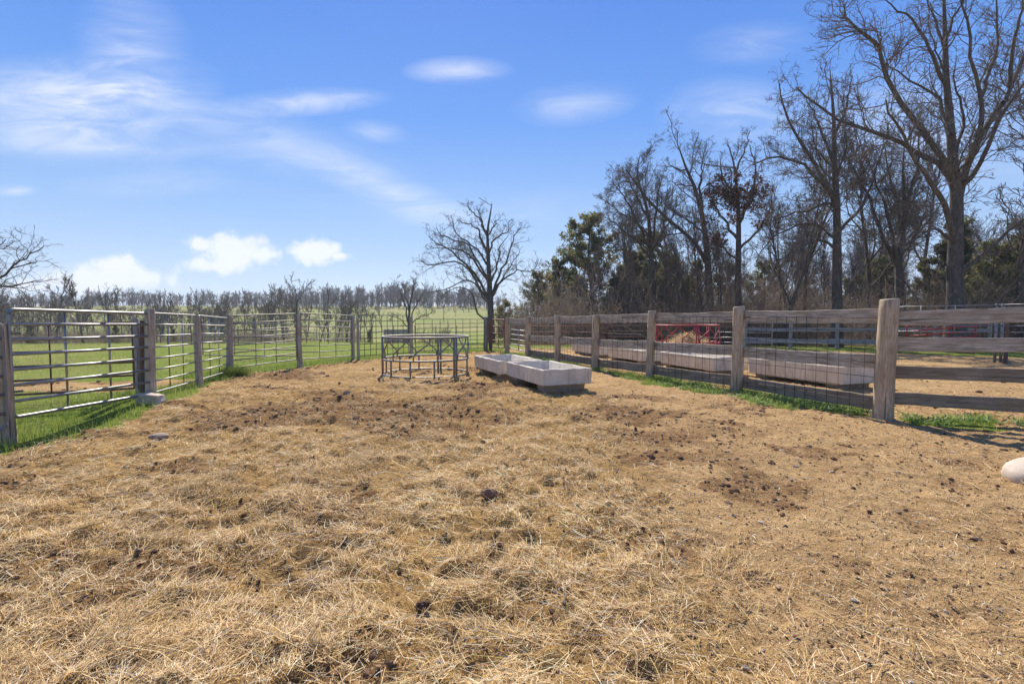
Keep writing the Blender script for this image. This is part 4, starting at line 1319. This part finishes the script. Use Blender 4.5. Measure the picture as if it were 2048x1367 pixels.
traced_tree('oak_tree', 'bare tree forking low into many stems just left of the huge oak', 28.0, (1800, 640),
    [(1801, 620), (1799, 560), (1798, 520), (1806, 470), (1808, 400), (1806, 340), (1810, 270)],
    [([(1797, 535), (1775, 495), (1752, 440), (1735, 390), (1700, 330), (1685, 290)], .8, .6), ([(1797, 530), (1782, 450), (1760, 380), (1732, 310)], -1.2, .55),
     ([(1803, 510), (1825, 480), (1850, 430), (1858, 370)], 1.2, .5), ([(1806, 450), (1790, 390), (1775, 330), (1765, 270)], 1.5, .45), ([(1808, 420), (1828, 350), (1838, 290), (1840, 240)], -.8, .45),
     ([(1799, 560), (1830, 590), (1842, 620)], -1, .3)],
    0.24, 303, 1.8, 'bark_dark', group=None)
traced_tree('oak_tree', 'bare tree with one long trunk leaning far over to the left', 31.0, (1420, 640),
    [(1420, 620), (1417, 560), (1414, 500), (1410, 468), (1402, 421), (1388, 371), (1374, 341), (1363, 310), (1352, 280)],
    [([(1416, 530), (1400, 500), (1368, 466), (1327, 430), (1293, 393), (1271, 366), (1252, 338)], -1.5, .72), ([(1374, 341), (1341, 335), (1316, 330)], .8, .28),
     ([(1404, 430), (1402, 366), (1405, 330), (1413, 293)], 1.0, .42), ([(1388, 371), (1360, 370), (1335, 360)], -1., .25), ([(1410, 468), (1380, 445), (1345, 420), (1335, 395)], 1.8, .4)],
    0.23, 304, 1.7, 'bark_dark', group=None)
traced_tree('oak_tree', 'bare bushy-topped tree behind the third fence post from the corner', 31.5, (1306, 640),
    [(1307, 620), (1304, 560), (1302, 510), (1300, 470), (1296, 427), (1284, 385), (1274, 350), (1280, 310)],
    [([(1302, 490), (1313, 427), (1316, 385), (1325, 350)], 1.0, .55), ([(1299, 495), (1271, 438), (1252, 399), (1224, 363)], -1, .55), ([(1298, 440), (1278, 400), (1258, 365), (1245, 340)], .8, .45),
     ([(1302, 520), (1270, 480), (1235, 450), (1205, 435)], -1.6, .45), ([(1303, 500), (1330, 460), (1350, 420), (1355, 390)], -1.2, .45), ([(1300, 470), (1265, 440), (1225, 410), (1205, 400)], 1.6, .4)],
    0.20, 305, 2.2, 'bark_dark', group=None)
traced_tree('oak_tree', 'bare tree still holding clusters of dead red brown leaves', 29.0, (1476, 640),
    [(1477, 620), (1476, 560), (1477, 490), (1477, 430), (1474, 385), (1468, 330), (1455, 285)],
    [([(1477, 480), (1450, 440), (1430, 410), (1425, 370)], 1.0, .5), ([(1477, 450), (1500, 400), (1510, 340), (1500, 290)], -.8, .5), ([(1474, 400), (1445, 350), (1440, 310)], .8, .4),
     ([(1477, 520), (1440, 490), (1415, 470)], -1.2, .4), ([(1477, 500), (1515, 460), (1540, 420), (1545, 370)], 1.2, .45), ([(1470, 345), (1490, 300), (1500, 260)], .5, .35)],
    0.21, 306, 1.6, 'bark_dark', group=None, leaves=(3200, 0.15, (0.12, 0.06, 0.038), (3.0, 9.5), (-2.3, 1.6)))
traced_tree('oak_tree', 'lone spreading bare tree in the middle distance right of the hay ring', 38.0, (982, 652),
    [(982, 640), (980, 600), (979, 565), (977, 530), (976, 495), (975, 462), (981, 425), (984, 405)],
    [([(979, 600), (972, 585), (951, 548), (923, 524), (898, 499), (871, 487), (857, 472)], -.8, .55), ([(978, 570), (970, 554), (943, 513), (918, 499), (888, 495), (861, 497)], .8, .45),
     ([(977, 540), (972, 524), (951, 497), (927, 478), (908, 458), (902, 430)], .6, .45), ([(976, 515), (961, 466), (943, 452), (918, 439)], -1.2, .42),
     ([(975, 465), (955, 433), (941, 421), (935, 405)], .6, .36), ([(979, 600), (963, 580), (943, 544), (918, 524), (882, 528), (857, 532), (843, 521)], -1.6, .45),
     ([(980, 610), (967, 593), (947, 565), (927, 560), (892, 577), (857, 585)], 1.6, .42), ([(981, 640), (953, 626), (947, 595), (935, 577), (912, 575), (882, 593)], -1.2, .38),
     ([(980, 600), (998, 552), (1015, 519), (1027, 478), (1043, 452)], .6, .48), ([(979, 570), (986, 554), (996, 524), (1000, 495), (1017, 470)], -1.0, .42),
     ([(981, 600), (1005, 560), (1031, 542), (1064, 540), (1076, 523)], -1.0, .36), ([(981, 595), (1000, 565), (1017, 538), (1040, 500)], 1.2, .4),
     ([(977, 510), (990, 478), (1012, 466), (1019, 440)], 1.0, .38), ([(976, 480), (962, 440), (958, 415)], 1.2, .36), ([(976, 470), (990, 450), (1000, 430)], -.6, .3),
     ([(978, 560), (955, 520), (935, 490), (912, 480), (885, 470), (873, 455)], -1.8, .4)],
    0.25, 307, 1.0, 'bark', group=None, rmin=0.0075)
b_ = at(-128, 640, 16.0)
traced_tree('small_tree', 'bare branches of a tree reaching in over the left edge', 16.0, (-150, 690),
    [(-150, 660), (-148, 610), (-140, 560), (-120, 500), (-110, 440)],
    [([(-146, 620), (-80, 590), (0, 555), (35, 525), (60, 508), (88, 492)], 0.3, .45), ([(20, 538), (60, 526), (75, 522), (105, 517)], -0.3, .2), ([(-146, 615), (-60, 580), (10, 573), (45, 566), (85, 560)], -0.8, .4),
     ([(-140, 560), (-80, 510), (-20, 500), (12, 478)], .8, .4), ([(-130, 530), (-60, 470), (-10, 500), (25, 486)], -.6, .35), ([(-140, 570), (-200, 500), (-240, 450)], .6, .5), ([(-128, 520), (-90, 440), (-70, 400)], -.8, .4)],
    0.13, 308, 1.2, 'bark', group=None, rmin=0.004, lv=(3.0, 3.5, 3.5))
traced_tree('small_tree', 'small bare tree with fanned branches rising behind the hay ring', 46.0, (818, 680),
    [(818, 660), (818, 640), (820, 610), (826, 580), (832, 555)],
    [([(818, 650), (812, 610), (798, 580), (788, 562)], .6, .6), ([(819, 640), (835, 605), (845, 585)], -.6, .5), ([(818, 655), (795, 635), (778, 632)], .5, .4), ([(818, 652), (845, 630), (865, 625)], -.5, .4), ([(819, 625), (810, 590), (808, 568)], .8, .45)],
    0.16, 309, 1.2, 'bark', group=None, rmin=0.010)

# ---- generic bare trees: a few forms, copied
def bare_tree(name, label, h, r, seed, lean=0.05, nl=1.3, rmin=0.01, mat_t='bark_dark', mat_c='twig', group=None, tall=0.35, lv=(1.6, 2.4, 2.4), spread=0.45, ang=0.7):
    g = np.random.default_rng(seed)
    k = 10
    P = np.zeros((1, k, 3)); d = np.array([g.normal(0, lean), g.normal(0, lean), 1.0])
    P[0, 0] = (0, 0, -0.3)
    for j in range(1, k):
        d = d + np.array([g.normal(0, .07), g.normal(0, .07), 0.08]); d /= np.linalg.norm(d)
        P[0, j] = P[0, j - 1] + d * (h * 0.92 + .3) / (k - 1)
    Rd = np.linspace(1.1, 0.2, k)[None] * r; Rd[0, 0] *= 1.3
    L1 = spawn(g, P, Rd, nl, spread, ang, 9, 0.30, 0.15, tall, 0.55, h * .15, h * .5, 22, rmin * 2, nmin=6)
    A = spawn(g, L1[0], L1[1], lv[0], 0.42, 0.7, 6, 0.14, 0.25, 0.2, 0.6, 0.4, 3, 16, rmin * 1.5)
    B = spawn(g, A[0], A[1], lv[1], 0.5, 0.7, 4, 0.15, 0.2, 0.2, 0.7, 0.3, 1.6, 10, rmin)
    Cc = spawn(g, B[0], B[1], lv[2], 0.55, 0.75, 3, 0.12, 0.15, 0.2, 0.8, 0.2, 0.8, 6, rmin)
    return finish_tree(name, label, (0, 0, 0), [((P, Rd), 8), (L1, 6)], [(A, 4), (B, 3), (Cc, 2)], None, M[mat_t], M[mat_c], group)

def place(root, px, d, scale, rz, label=None, group=None, first=False):
    p = at(px, 640, d)
    loc = (p[0], p[1], H(p[0], p[1]) - 0.05)
    if first:
        root.location = loc; root.rotation_euler = (0, 0, rz); root.scale = (scale,) * 3
        return root
    return copy_tree(root, loc, rz, scale, label, group)

WOODL = 'slender bare tree crowded inside the wood on the right'
wp = [bare_tree('woodland_tree', WOODL, 11.0, 0.13, 400 + i, 0.06, 1.3, 0.011, group='slender trees inside the wood', tall=0.22, lv=(2.8, 4.4, 4.6), spread=0.40, ang=0.72) for i in range(4)]
spots = []
gw = np.random.default_rng(55)
for i in range(190):
    px = gw.uniform(1130, 2200); d = gw.uniform(28.5, 60)
    if 1620 < px < 1745 and i % 3: d = gw.uniform(44, 62)
    spots.append((px, d, (gw.uniform(0.55, 1.0) if i < 105 else gw.uniform(0.28, 0.6)) * (1.0 if px > 1550 else 0.8 if px > 1350 else 0.62)))
for i, (px, d, sc) in enumerate(spots):
    o = place(wp[i % 4], px, d, sc, gw.uniform(0, 6.28), first=i < 4)
    if sc < 0.5: o['label'] = 'short young bare tree in the understory of the wood'; o['group'] = 'young trees under the wood'
tl = [('bare tree with twisted limbs at the far right edge behind the huge oak', 2046, 25.5, 1.15, 1), ('bare tree with thin upright limbs between the straight tree and the leafy one', 1560, 27.5, 1.0, 2),
      ('pale twiggy bare tree filling the gap right of the leafy tree', 1600, 31, 1.05, 3), ('bare tree rising between the low-forked tree and the straight tree', 1735, 30, 1.1, 0),
      ('bare twiggy tree on the left flank of the wood behind the dark cedars', 1240, 36, .95, 1), ('bare tree just left of the long leaning trunk', 1375, 34, .95, 2), ('bare tree behind the huge oak on its left side', 1860, 33, 1.2, 3)]
for lb, px, d, sc, k in tl:
    place(wp[k], px, d, sc, gw.uniform(0, 6.28), lb, 'slender trees inside the wood')

# ---- trees across the field on the left
FIELDL = 'grey leafless tree in the row across the left pasture'
fp = [bare_tree('pasture_tree', FIELDL, 6.6, 0.12, 500 + i, 0.13, 1.9, 0.017, 'bark', 'far_twig', 'trees across the left pasture', tall=0.20, lv=(2.2, 2.8, 2.6), spread=0.55, ang=0.85) for i in range(5)]
gf = np.random.default_rng(91)
fs = [(8, 58, 1.0), (62, 62, .9), (110, 55, .95), (165, 52, .95), (215, 66, 1.05), (285, 80, 1.1), (345, 78, 1.1), (410, 72, .9), (440, 88, 1.0), (485, 70, .85), (540, 64, .95), (590, 60, 1.1), (640, 74, 1.1), (672, 72, 1.05), (130, 78, 1.1), (255, 70, .8), (-30, 50, 1.0), (40, 75, 1.0),
      (370, 95, 1.0), (525, 92, 1.0), (615, 98, 1.1), (700, 100, 1.0), (735, 105, 0.9), (190, 95, 1.1), (315, 100, 1.0), (90, 100, 1.1), (460, 105, 1.05), (565, 108, 1.0), (765, 118, .85), (655, 112, 1.0), (10, 95, 1.1), (230, 110, 1.15), (420, 118, 1.1), (500, 122, 1.1), (595, 85, .9), (350, 64, .7), (20, 68, 0.8), (150, 64, .75)]
for i in range(130):
    fs.append((gf.uniform(-60, 740), gf.uniform(58, 125), gf.uniform(.5, .95)))
for i in range(60):
    fs.append((gf.uniform(-60, 940), gf.uniform(125, 205), gf.uniform(.5, 1.1)))
flab = {3: 'bare tree across the pasture seen above the middle of the near gate', 4: 'bare tree across the pasture seen above the right third of the near gate', 6: 'bare tree across the pasture above the first panel right of the gate',
        10: 'bare tree across the pasture just left of the mossy topped post', 11: 'tallest spreading bare tree of the pasture row, above the mossy topped post', 12: 'tall bare tree of the pasture row above the panel right of the mossy post',
        13: 'bare tree of the pasture row just left of the paired posts', 7: 'bare tree across the pasture above the corner post of the left fence', 0: 'bare pasture tree nearest the left edge of the picture', 2: 'bare pasture tree above the left third of the near gate'}
for i, (px, d, sc) in enumerate(fs):
    o = place(fp[i % 5], px, d, sc * gf.uniform(.88, 1.08), gf.uniform(0, 6.28), first=i < 5)
    o['label'] = flab.get(i, 'grey leafless tree in the front rank across the left pasture' if d < 80 else 'grey leafless tree in the hazy back rank across the left pasture')

# ---- far wood along the hill crest, one mass
acc = Acc()
gfar = np.random.default_rng(123)
protos = []
for i in range(3):
    g = np.random.default_rng(700 + i)
    P = np.array([[(0, 0, -0.5), (.1, 0, 3), (0, .1, 6), (.05, 0, 8.2)]], float); Rd = np.array([[.16, .13, .09, .04]])
    L1 = spawn(g, P, Rd, 2.4, .40, .65, 3, .35, .15, .05, .5, 1.4, 4, 22, .07, nmin=12)
    A = spawn(g, L1[0], L1[1], 2.6, .55, .7, 2, .25, .2, .2, .6, .8, 2, 9, .05)
    vs, qs = [], []; n0 = 0
    for (p_, r_), sd in (((P, Rd), 3), (L1, 2), (A, 2)):
        v, q = tubes(p_, r_, sd) if sd > 2 else ribbons(p_, r_, i); vs.append(v); qs.append(q + n0); n0 += len(v)
    protos.append((np.concatenate(vs), np.concatenate(qs)))
for i in range(620):
    px = gfar.uniform(-120, 1010); d = gfar.uniform(205, 285)
    if i > 500: px = gfar.uniform(560, 960); d = gfar.uniform(205, 235)
    p = at(px, 640, d); z = float(macro(np.array([p[0]]), np.array([p[1]]))[0])
    v, q = protos[i % 3]
    a = gfar.uniform(0, 6.28); s = gfar.uniform(.45, .95) * (0.45 + 1.0 * float(fbm(np.array([px / 95.0]), np.array([d / 60.0]), 210, 3)[0]))
    v = np.stack([v[:, 0] * math.cos(a) - v[:, 1] * math.sin(a), v[:, 0] * math.sin(a) + v[:, 1] * math.cos(a), v[:, 2]], -1) * s
    acc.add(v + np.array([p[0], p[1], z]), q)
    if i % 2: continue
    v2 = v * gfar.uniform(.35, .6) + np.array([p[0] + gfar.normal(0, 3), p[1] - 2, z - 1.2])
    acc.add(v2, q)
tag(link('far_wood', acc.mesh('far_wood', M['far_twig'], True)), 'distant grey brown wood along the crest of the hill', 'woodland', kind='stuff')

# ---- cedars
def cedar(name, label, h, rad, seed, group=None, low=0.08, n=9000, shape=0.8, col=(0.13, 0.155, 0.06)):
    g = np.random.default_rng(seed)
    k = 8
    P = np.zeros((1, k, 3)); P[0, :, 2] = np.linspace(-0.3, h, k); P[0, 1:, :2] += g.normal(0, .06 * h / 6, (k - 1, 2)).cumsum(0)
    Rd = np.linspace(1, .15, k)[None] * 0.022 * h
    # boughs: longer low down, uneven
    nb = int(26 + 9 * h)
    t = low + (0.97 - low) * g.random(nb) ** 0.9
    az = g.uniform(0, 6.28, nb)
    L = rad * ((1 - t) ** shape * 1.0 + 0.13) * g.uniform(.55, 1.25, nb)
    s = t * (k - 1); i0 = np.clip(s.astype(int), 0, k - 2); fr = (s - i0)[:, None]
    p0 = P[0, i0] * (1 - fr) + P[0, i0 + 1] * fr
    d = norm(np.stack([np.cos(az), np.sin(az), g.uniform(.05, .75, nb)], -1))
    B = np.zeros((nb, 6, 3)); B[:, 0] = p0
    for j in range(1, 6):
        d = norm(d + g.normal(0, .12, (nb, 3)) + np.array([0, 0, .03]))
        B[:, j] = B[:, j - 1] + d * (L / 5)[:, None]
    BR = np.linspace(1, .3, 6)[None] * (0.008 + 0.012 * L)[:, None]
    S = spawn(g, B, BR, 4.0, .42, .8, 4, .18, .2, .25, .6, .25, 1.1, 12, .006, nmin=2)
    root = thing(name, label, 'cedar', (0, 0, 0), group)
    acc = Acc()
    for (a_, b_), sd in (((P, Rd), 8), ((B, BR), 4), (S, 3)):
        v, q = tubes(a_, b_, sd); acc.add(v, q)
    link('trunk', acc.mesh('trunk', M['bark_dark'], True), root)
    # foliage sprays along the outer twigs
    pts = np.concatenate([S[0][:, 1:].reshape(-1, 3), B[:, 3:].reshape(-1, 3)])
    c = pts[g.integers(0, len(pts), n)] + g.normal(0, 0.07, (n, 3))
    ax = norm(g.normal(0, .8, (n, 3)) + np.array([0, 0, .7])); sd = norm(np.cross(ax, g.normal(size=(n, 3))))
    ln = g.uniform(.07, .17, (n, 1)); wd = ln * g.uniform(.2, .42, (n, 1))
    V = np.stack([c - sd * wd, c + sd * wd, c + ax * ln], 1).reshape(-1, 3)
    tone = (0.6 + 0.9 * fbm(c[:, 0] * 1.3 + c[:, 2], c[:, 1] * 1.3 - c[:, 2] * .7, seed, 2))[:, None] * g.uniform(.7, 1.3, (n, 1))
    cc = np.array(col) * tone
    br = g.random(n) < 0.28
    cc[br] = np.array([0.28, 0.19, 0.10]) * tone[br]
    link('crown', fast_mesh('crown', V, None, np.arange(3 * n).reshape(-1, 3), False, M['needle'], np.repeat(cc, 3, 0)), root)
    return root
CG = 'cedars along the edge of the wood'
cp_ = [cedar('cedar_tree', None, 6.0, 2.1, 600, CG, .04, 17000), cedar('cedar_tree', None, 6.0, 1.7, 601, CG, .05, 15000, 1.0), cedar('cedar_tree', None, 6.5, 2.4, 602, CG, .12, 16000, .6)]
cs_ = [(1012, 42, .60, 0, 'small blue green cedar just right of the lone bare tree'), (1075, 40, .82, 2, 'round cedar between the lone bare tree and the tall open cedar'),
       (1120, 37, 1.0, 1, 'dark cedar below and left of the tall open-topped cedar'), (1180, 38, 1.42, 2, 'tallest cedar with an open ragged top at the left end of the wood'),
       (1155, 34, .72, 0, 'low dense cedar in front of the tall open-topped cedar'), (1235, 33, .85, 1, 'dark cedar bushing out left of the bushy-topped bare tree'),
       (1270, 37, 1.1, 0, 'cedar standing behind the bushy-topped bare tree'), (1345, 34, .85, 2, 'broad cedar below the long leaning trunk'),
       (1395, 38, 1.0, 1, 'cedar tucked behind the leaning tree'), (1455, 37, .95, 0, 'cedar behind the tree with dead red brown leaves'),
       (1525, 39, .9, 2, 'cedar right of the tree with dead red brown leaves'), (1760, 34, .85, 2, 'cedar left of the low-forked tree'),
       (1850, 30, .85, 0, 'olive cedar between the low-forked tree and the huge oak'), (1905, 31, 1.25, 1, 'tall cedar hidden behind the trunk of the huge oak'),
       (1975, 27, .85, 2, 'cedar right of the trunk of the huge oak'), (2050, 29, 1.2, 0, 'cedar at the far right edge of the wood'), (1700, 42, .8, 1, 'thin cedar deep in the wood right of the straight dark trunk'),
       (1605, 44, .8, 0, 'cedar deep in the wood left of the straight dark trunk'), (1300, 41, 1.3, 2, 'tall cedar deep in the wood behind the third fence post'), (1100, 45, .95, 0, 'cedar at the back left end of the wood')]
for i, (px, d, sc, k, lb) in enumerate(cs_):
    p = at(px, 640, d); loc = (p[0], p[1], H(p[0], p[1]) - .05)
    cand = cp_[k]
    if 'used' not in cand:
        cand['used'] = 1; cand.location = loc; cand.scale = (sc,) * 3; cand.rotation_euler = (0, 0, i); cand['label'] = lb
    else:
        copy_tree(cand, loc, i * 1.3, sc, lb, CG)
for o in bpy.data.objects:
    if 'used' in o: del o['used']
for i, (px, d, sc, lb) in enumerate([(738, 62, .35, 'tiny dark cedar standing alone in the pasture left of the hay ring'), (230, 54, .42, 'dark cedar bush in the thicket behind the near gate'), (60, 54, .45, 'cedar bush at the left end of the field thicket'), (345, 58, .36, 'small evergreen bush behind the first panel right of the gate')]):
    p = at(px, 640, d)
    copy_tree(cp_[1], (p[0], p[1], H(p[0], p[1]) - .05), i * 2.1, sc, lb, 'small evergreens in the pasture')

# ---- underbrush along the wood and in the field thickets
def brush(name, label, spots, hmin, hmax, mat_cols, seed, dens=9, leafy=0.5):
    g = np.random.default_rng(seed)
    bx, by = spots
    n = len(bx)
    bz = height(bx, by)
    ns = dens
    x0 = np.repeat(bx, ns) + g.normal(0, .25, n * ns); y0 = np.repeat(by, ns) + g.normal(0, .25, n * ns)
    L = g.uniform(hmin, hmax, n * ns)
    N = n * ns; k = 5
    P = np.zeros((N, k, 3)); P[:, 0] = np.stack([x0, y0, np.repeat(bz, ns) - .03], -1)
    d = norm(np.stack([g.normal(0, .45, N), g.normal(0, .45, N), np.ones(N)], -1))
    for j in range(1, k):
        d = norm(d + g.normal(0, .16, (N, 3)) - np.array([0, 0, .03 * j])); P[:, j] = P[:, j - 1] + d * (L / (k - 1))[:, None]
    Rd = np.linspace(.009, .004, k)[None] * np.ones((N, 1))
    S = spawn(g, P, Rd, 3.0, .45, .7, 3, .1, .2, .25, .8, .2, .9, 6, .0045)
    acc = Acc()
    for a_, b_ in ((P, Rd), S):
        v, q = ribbons(a_, b_ * 1.1, seed)
        c = np.array(mat_cols[0]) * g.uniform(.6, 1.4, (len(a_), 1))
        acc.add(v, q, None, np.repeat(c, a_.shape[1] * 2, 0))
    nl = int(len(S[0]) * leafy)
    if nl:
        pts = S[0].reshape(-1, 3)
        cidx = g.integers(0, len(pts), nl)
        cl = np.array(mat_cols)[1 + g.integers(0, len(mat_cols) - 1, nl)]
        v, t, c = leaf_tris(g, pts[cidx][:, None], nl, .075, np.array([1., 1, 1]), .06)
        acc.add(v, None, t, c * np.repeat(cl, 3, 0))
    tag(link(name, acc.mesh(name, M['leaf'], False)), label, 'brush', kind='stuff')
g = np.random.default_rng(77)
px = g.uniform(1010, 2250, 900); d = 27.5 + 22 * g.random(900) ** 1.4 - 3.0 * sst(1500, 2100, px)
keep = ~((px > 1600) & (px < 1745) & (g.random(900) < .6))
px, d = px[keep], d[keep]
brush('underbrush', 'tangled brown underbrush along the foot of the wood', ((px - 1024) / 1000 * d, d), .8, 3.2, [(.19, .145, .11), (.24, .15, .085), (.16, .18, .055), (.21, .13, .075), (.12, .14, .05)], 78, 13, 0.9)
px = np.concatenate([g.uniform(-80, 310, 260), g.uniform(320, 560, 200), g.uniform(560, 720, 70)]); d = np.concatenate([g.uniform(52, 66, 260), g.uniform(56, 75, 200), g.uniform(60, 74, 70)])
brush('field_thicket', 'brown and olive thicket under the trees across the left pasture', ((px - 1024) / 1000 * d, d), .9, 2.6, [(.22, .17, .13), (.24, .18, .11), (.15, .16, .06), (.22, .15, .09)], 79, 8, 1.2)
px = g.uniform(830, 905, 26); d = g.uniform(33, 40, 26)
brush('bramble', 'low bare brambles in the grass behind the hay ring', ((px - 1024) / 1000 * d, d), .5, 1.5, [(.16, .12, .09), (.18, .13, .08), (.12, .12, .05)], 80, 6, .5)

gp = np.random.default_rng(82)
px = np.concatenate([gp.uniform(1430, 1640, 170), gp.uniform(1840, 2150, 150), gp.uniform(1080, 1430, 200), gp.uniform(1720, 1860, 60)]); d = np.concatenate([gp.uniform(28, 36, 170), gp.uniform(23.5, 33, 150), gp.uniform(29, 38, 200), gp.uniform(27, 36, 60)])
brush('sapling_thicket', 'pale grey twiggy saplings in front of the dark trunks of the wood', ((px - 1024) / 1000 * d, d), 1.4, 5.2, [(.24, .185, .15), (.26, .18, .11), (.17, .17, .07)], 83, 5, .3)

# ------------------------------------------------------------------ things in the yard behind the board fence
# grey board fence at the edge of the wood
fa = at(1492, 640, 25.6)[:2]; fb = at(1980, 640, 23.0)[:2]
gfn = thing('board_fence', 'low silver grey board fence at the edge of the wood, seen through the mesh', 'fence', (*fa, H(*fa)))
ks = np.linspace(0, 1, 6)
for i, k in enumerate(ks):
    p = fa + (fb - fa) * k
    post('post', p[0], p[1], 1.5, 0.075, M['grey_wood'], 200 + i, gfn, square=.3)
for i in range(5):
    a = fa + (fb - fa) * ks[i]; b = fa + (fb - fa) * ks[i + 1]
    u = norm(b - a); o_ = np.array([-u[1], u[0]]) * -0.085
    for j, (z0, z1) in enumerate(((0.25, 0.48), (0.84, 1.02), (1.24, 1.42))):
        board('board', a + o_, b + o_, H(*a) + z0, H(*a) + z1, H(*b) + z0, H(*b) + z1, .04, M['grey_wood'], gfn, 220 + 3 * i + j, 4)
# tall galvanised fence on the right
ta = at(1775, 640, 18.8)[:2]; tb = at(1996, 640, 16.9)[:2]; tcx = at(2130, 640, 15.6)[:2]
tf = thing('pipe_fence', 'tall thin galvanised rail fence above the boards at the right edge', 'fence', (*tb, H(*tb)))
for z in (1.95, 1.52, 1.24, 1.02):
    pipe('rail', [(*ta, 1.92 if z > 1.9 else z), (*tb, z)], .017, M['galv'], tf)
    pipe('rail', [(*tb, z), (*tcx, z + .03)], .017, M['galv'], tf)
for px in (1792, 1845, 1914):
    k = (px - 1775) / (1996 - 1775)
    p = ta + (tb - ta) * k
    pipe('stay', [(p[0], p[1] - .03, 0.95), (p[0], p[1] - .03, 1.94)], .015, M['galv'], tf)
for px, d in ((1993, 16.95), (2005, 16.85)):
    p = at(px, 640, d)
    pipe('post', [(p[0], p[1], H(p[0], p[1]) - .3), (p[0], p[1], 1.99)], .042, M['galv'], tf, 10)
p = at(2014, 640, 16.6)
post('steel_post', p[0], p[1], 1.42, .055, M['rust'], 230, None, 'rust brown steel post beside the paired galvanised posts at the right edge')
# red gate lying at a slant behind it
ra = at(1814, 640, 20.5)[:2]; rb_ = at(1952, 640, 19.2)[:2]
gate('red_gate', ra, rb_, 0.55, 0.80, 0.62, 4, .03, M['red'], 'red pipe gate leaning behind the tall galvanised rails at the right', stays=(.0, .3, .62, 1.0), corner=.03)
p1 = at(1868, 696, 23.5); p2 = at(1948, 708, 20.5)
o = pipe('red_pipe', [(p1[0], p1[1], H(p1[0], p1[1]) + .05), (p2[0], p2[1], H(p2[0], p2[1]) + .05)], .035, M['red_rust'], thing('loose_pipe', 'faded red pipe lying on the ground below the red gate', 'pipe', (p2[0], p2[1], H(p2[0], p2[1]))))
# light rails right of the red hay ring
qa = at(1432, 640, 20.8)[:2]; qb = at(1545, 640, 20.0)[:2]
gate('pipe_fence', qa, qb, 0.3, 0.28, 1.05, 6, .019, M['galv'], 'pale galvanised panel starting at the right side of the red hay ring', 'fence panel', stays=(.5,), corner=.04)
# hay in the red ring
g = np.random.default_rng(88)
acc = Acc()
th = np.linspace(0, 2 * math.pi, 25)[:-1]
rings_ = [(1.02, .05), (.9, .34), (.65, .56), (.35, .68), (.02, .72)]
hv = []
for r_, z_ in rings_:
    for t_ in th:
        k = 1 + .12 * math.sin(3 * t_ + r_ * 5)
        hv.append((6.65 + r_ * math.cos(t_), 19.0 + r_ * math.sin(t_), H(6.65, 19.0) + z_ * k))
hidx = np.arange(len(hv)).reshape(len(rings_), -1)
hq = np.stack([hidx[:-1], np.roll(hidx[:-1], -1, 1), np.roll(hidx[1:], -1, 1), hidx[1:]], -1).reshape(-1, 4)
acc.add(hv, hq, None, np.tile([[.42, .29, .13]], (len(hv), 1)))
n = 5000
pp = np.array(hv)[g.integers(0, len(hv), n)] + g.normal(0, .07, (n, 3))
V, q, pv = strands(pp, g.uniform(0, 6.28, n), g.uniform(.1, .3, n), g.uniform(.006, .012, n), g.normal(.1, .35, n), g.normal(0, .4, (n, 2)), g.uniform(-.8, .8, n), .4)
acc.add(V, q, None, np.repeat(np.array([[.72, .52, .26]]) * g.uniform(.6, 1.2, (n, 1)), pv, 0))
tag(link('hay_heap', acc.mesh('hay_heap', M['straw'])), 'heap of golden hay inside the red hay ring', 'hay', kind='stuff')

# ------------------------------------------------------------------ things in the pasture
# slatted wooden crate
c0 = at(792, 650, 33.0); cz = H(c0[0], c0[1])
cr = thing('slatted_crate', 'grey slatted wooden crate standing in the pasture behind the hay ring', 'crate', (c0[0], c0[1], cz))
for sx in (-.62, .62):
    for sy in (-.4, .4):
        board('corner_post', c0[:2] + np.array([sx - .04, sy]), c0[:2] + np.array([sx + .04, sy]), cz - .05, cz + .95, cz - .05, cz + .95, .07, M['grey_wood'], cr, 260, 2)
for j in range(5):
    z = cz + .08 + .18 * j
    for sy in (-.46, .46):
        board('slat', c0[:2] + np.array([-.68, sy]), c0[:2] + np.array([.68, sy]), z, z + .12, z, z + .12, .03, M['grey_wood'], cr, 270 + j, 3)
    for sx in (-.69, .69):
        board('slat', c0[:2] + np.array([sx, -.43]), c0[:2] + np.array([sx, .43]), z, z + .12, z, z + .12, .03, M['grey_wood'], cr, 280 + j, 3)
# thin wire fence across the pasture
wa = np.array([-20.0, 29.0]); wb = np.array([-2.2, 31.5])
wfz = thing('wire_fence', 'low thin wire fence with slim steel stakes crossing the pasture', 'fence', (*wa, H(*wa)))
prev = None
for k in np.linspace(0, 1, 15):
    p = wa + (wb - wa) * k; z = H(*p)
    pipe('stake', [(p[0], p[1], z - .2), (p[0], p[1], z + 1.15)], .022, M['wire'], wfz, 5)
    if prev is not None:
        a_, za_ = prev
        for h in (.3, .7, 1.08):
            pipe('wire', [(*a_, za_ + h), (*p, z + h)], .006, M['wire'], wfz, 4)
    prev = (p, z)

# ------------------------------------------------------------------ the air over the valley
hz = fast_mesh('haze', [(sx * 900, -60 if sy < 0 else 900, z) for z in (-6.0, 40.0) for sx in (-1, 1) for sy in (-1, 1)],
    [(1, 3, 2, 0), (6, 7, 5, 4), (4, 5, 1, 0), (3, 7, 6, 2), (2, 6, 4, 0), (5, 7, 3, 1)])
hm = bpy.data.materials.new('thin_haze'); hm.use_nodes = True
hn = NT(hm.node_tree)
pv_ = hn.n('VolumePrincipled')
pv_.inputs['Color'].default_value = (0.80, 0.88, 1.0, 1)
pv_.inputs['Density'].default_value = 0.0005
pv_.inputs['Anisotropy'].default_value = 0.2
ho = hn.n('OutputMaterial')
hn.put(ho.inputs['Volume'], pv_.outputs[0])
hz.materials.append(hm)
tag(link('haze', hz), 'thin pale haze over the far fields', 'haze', kind='stuff')
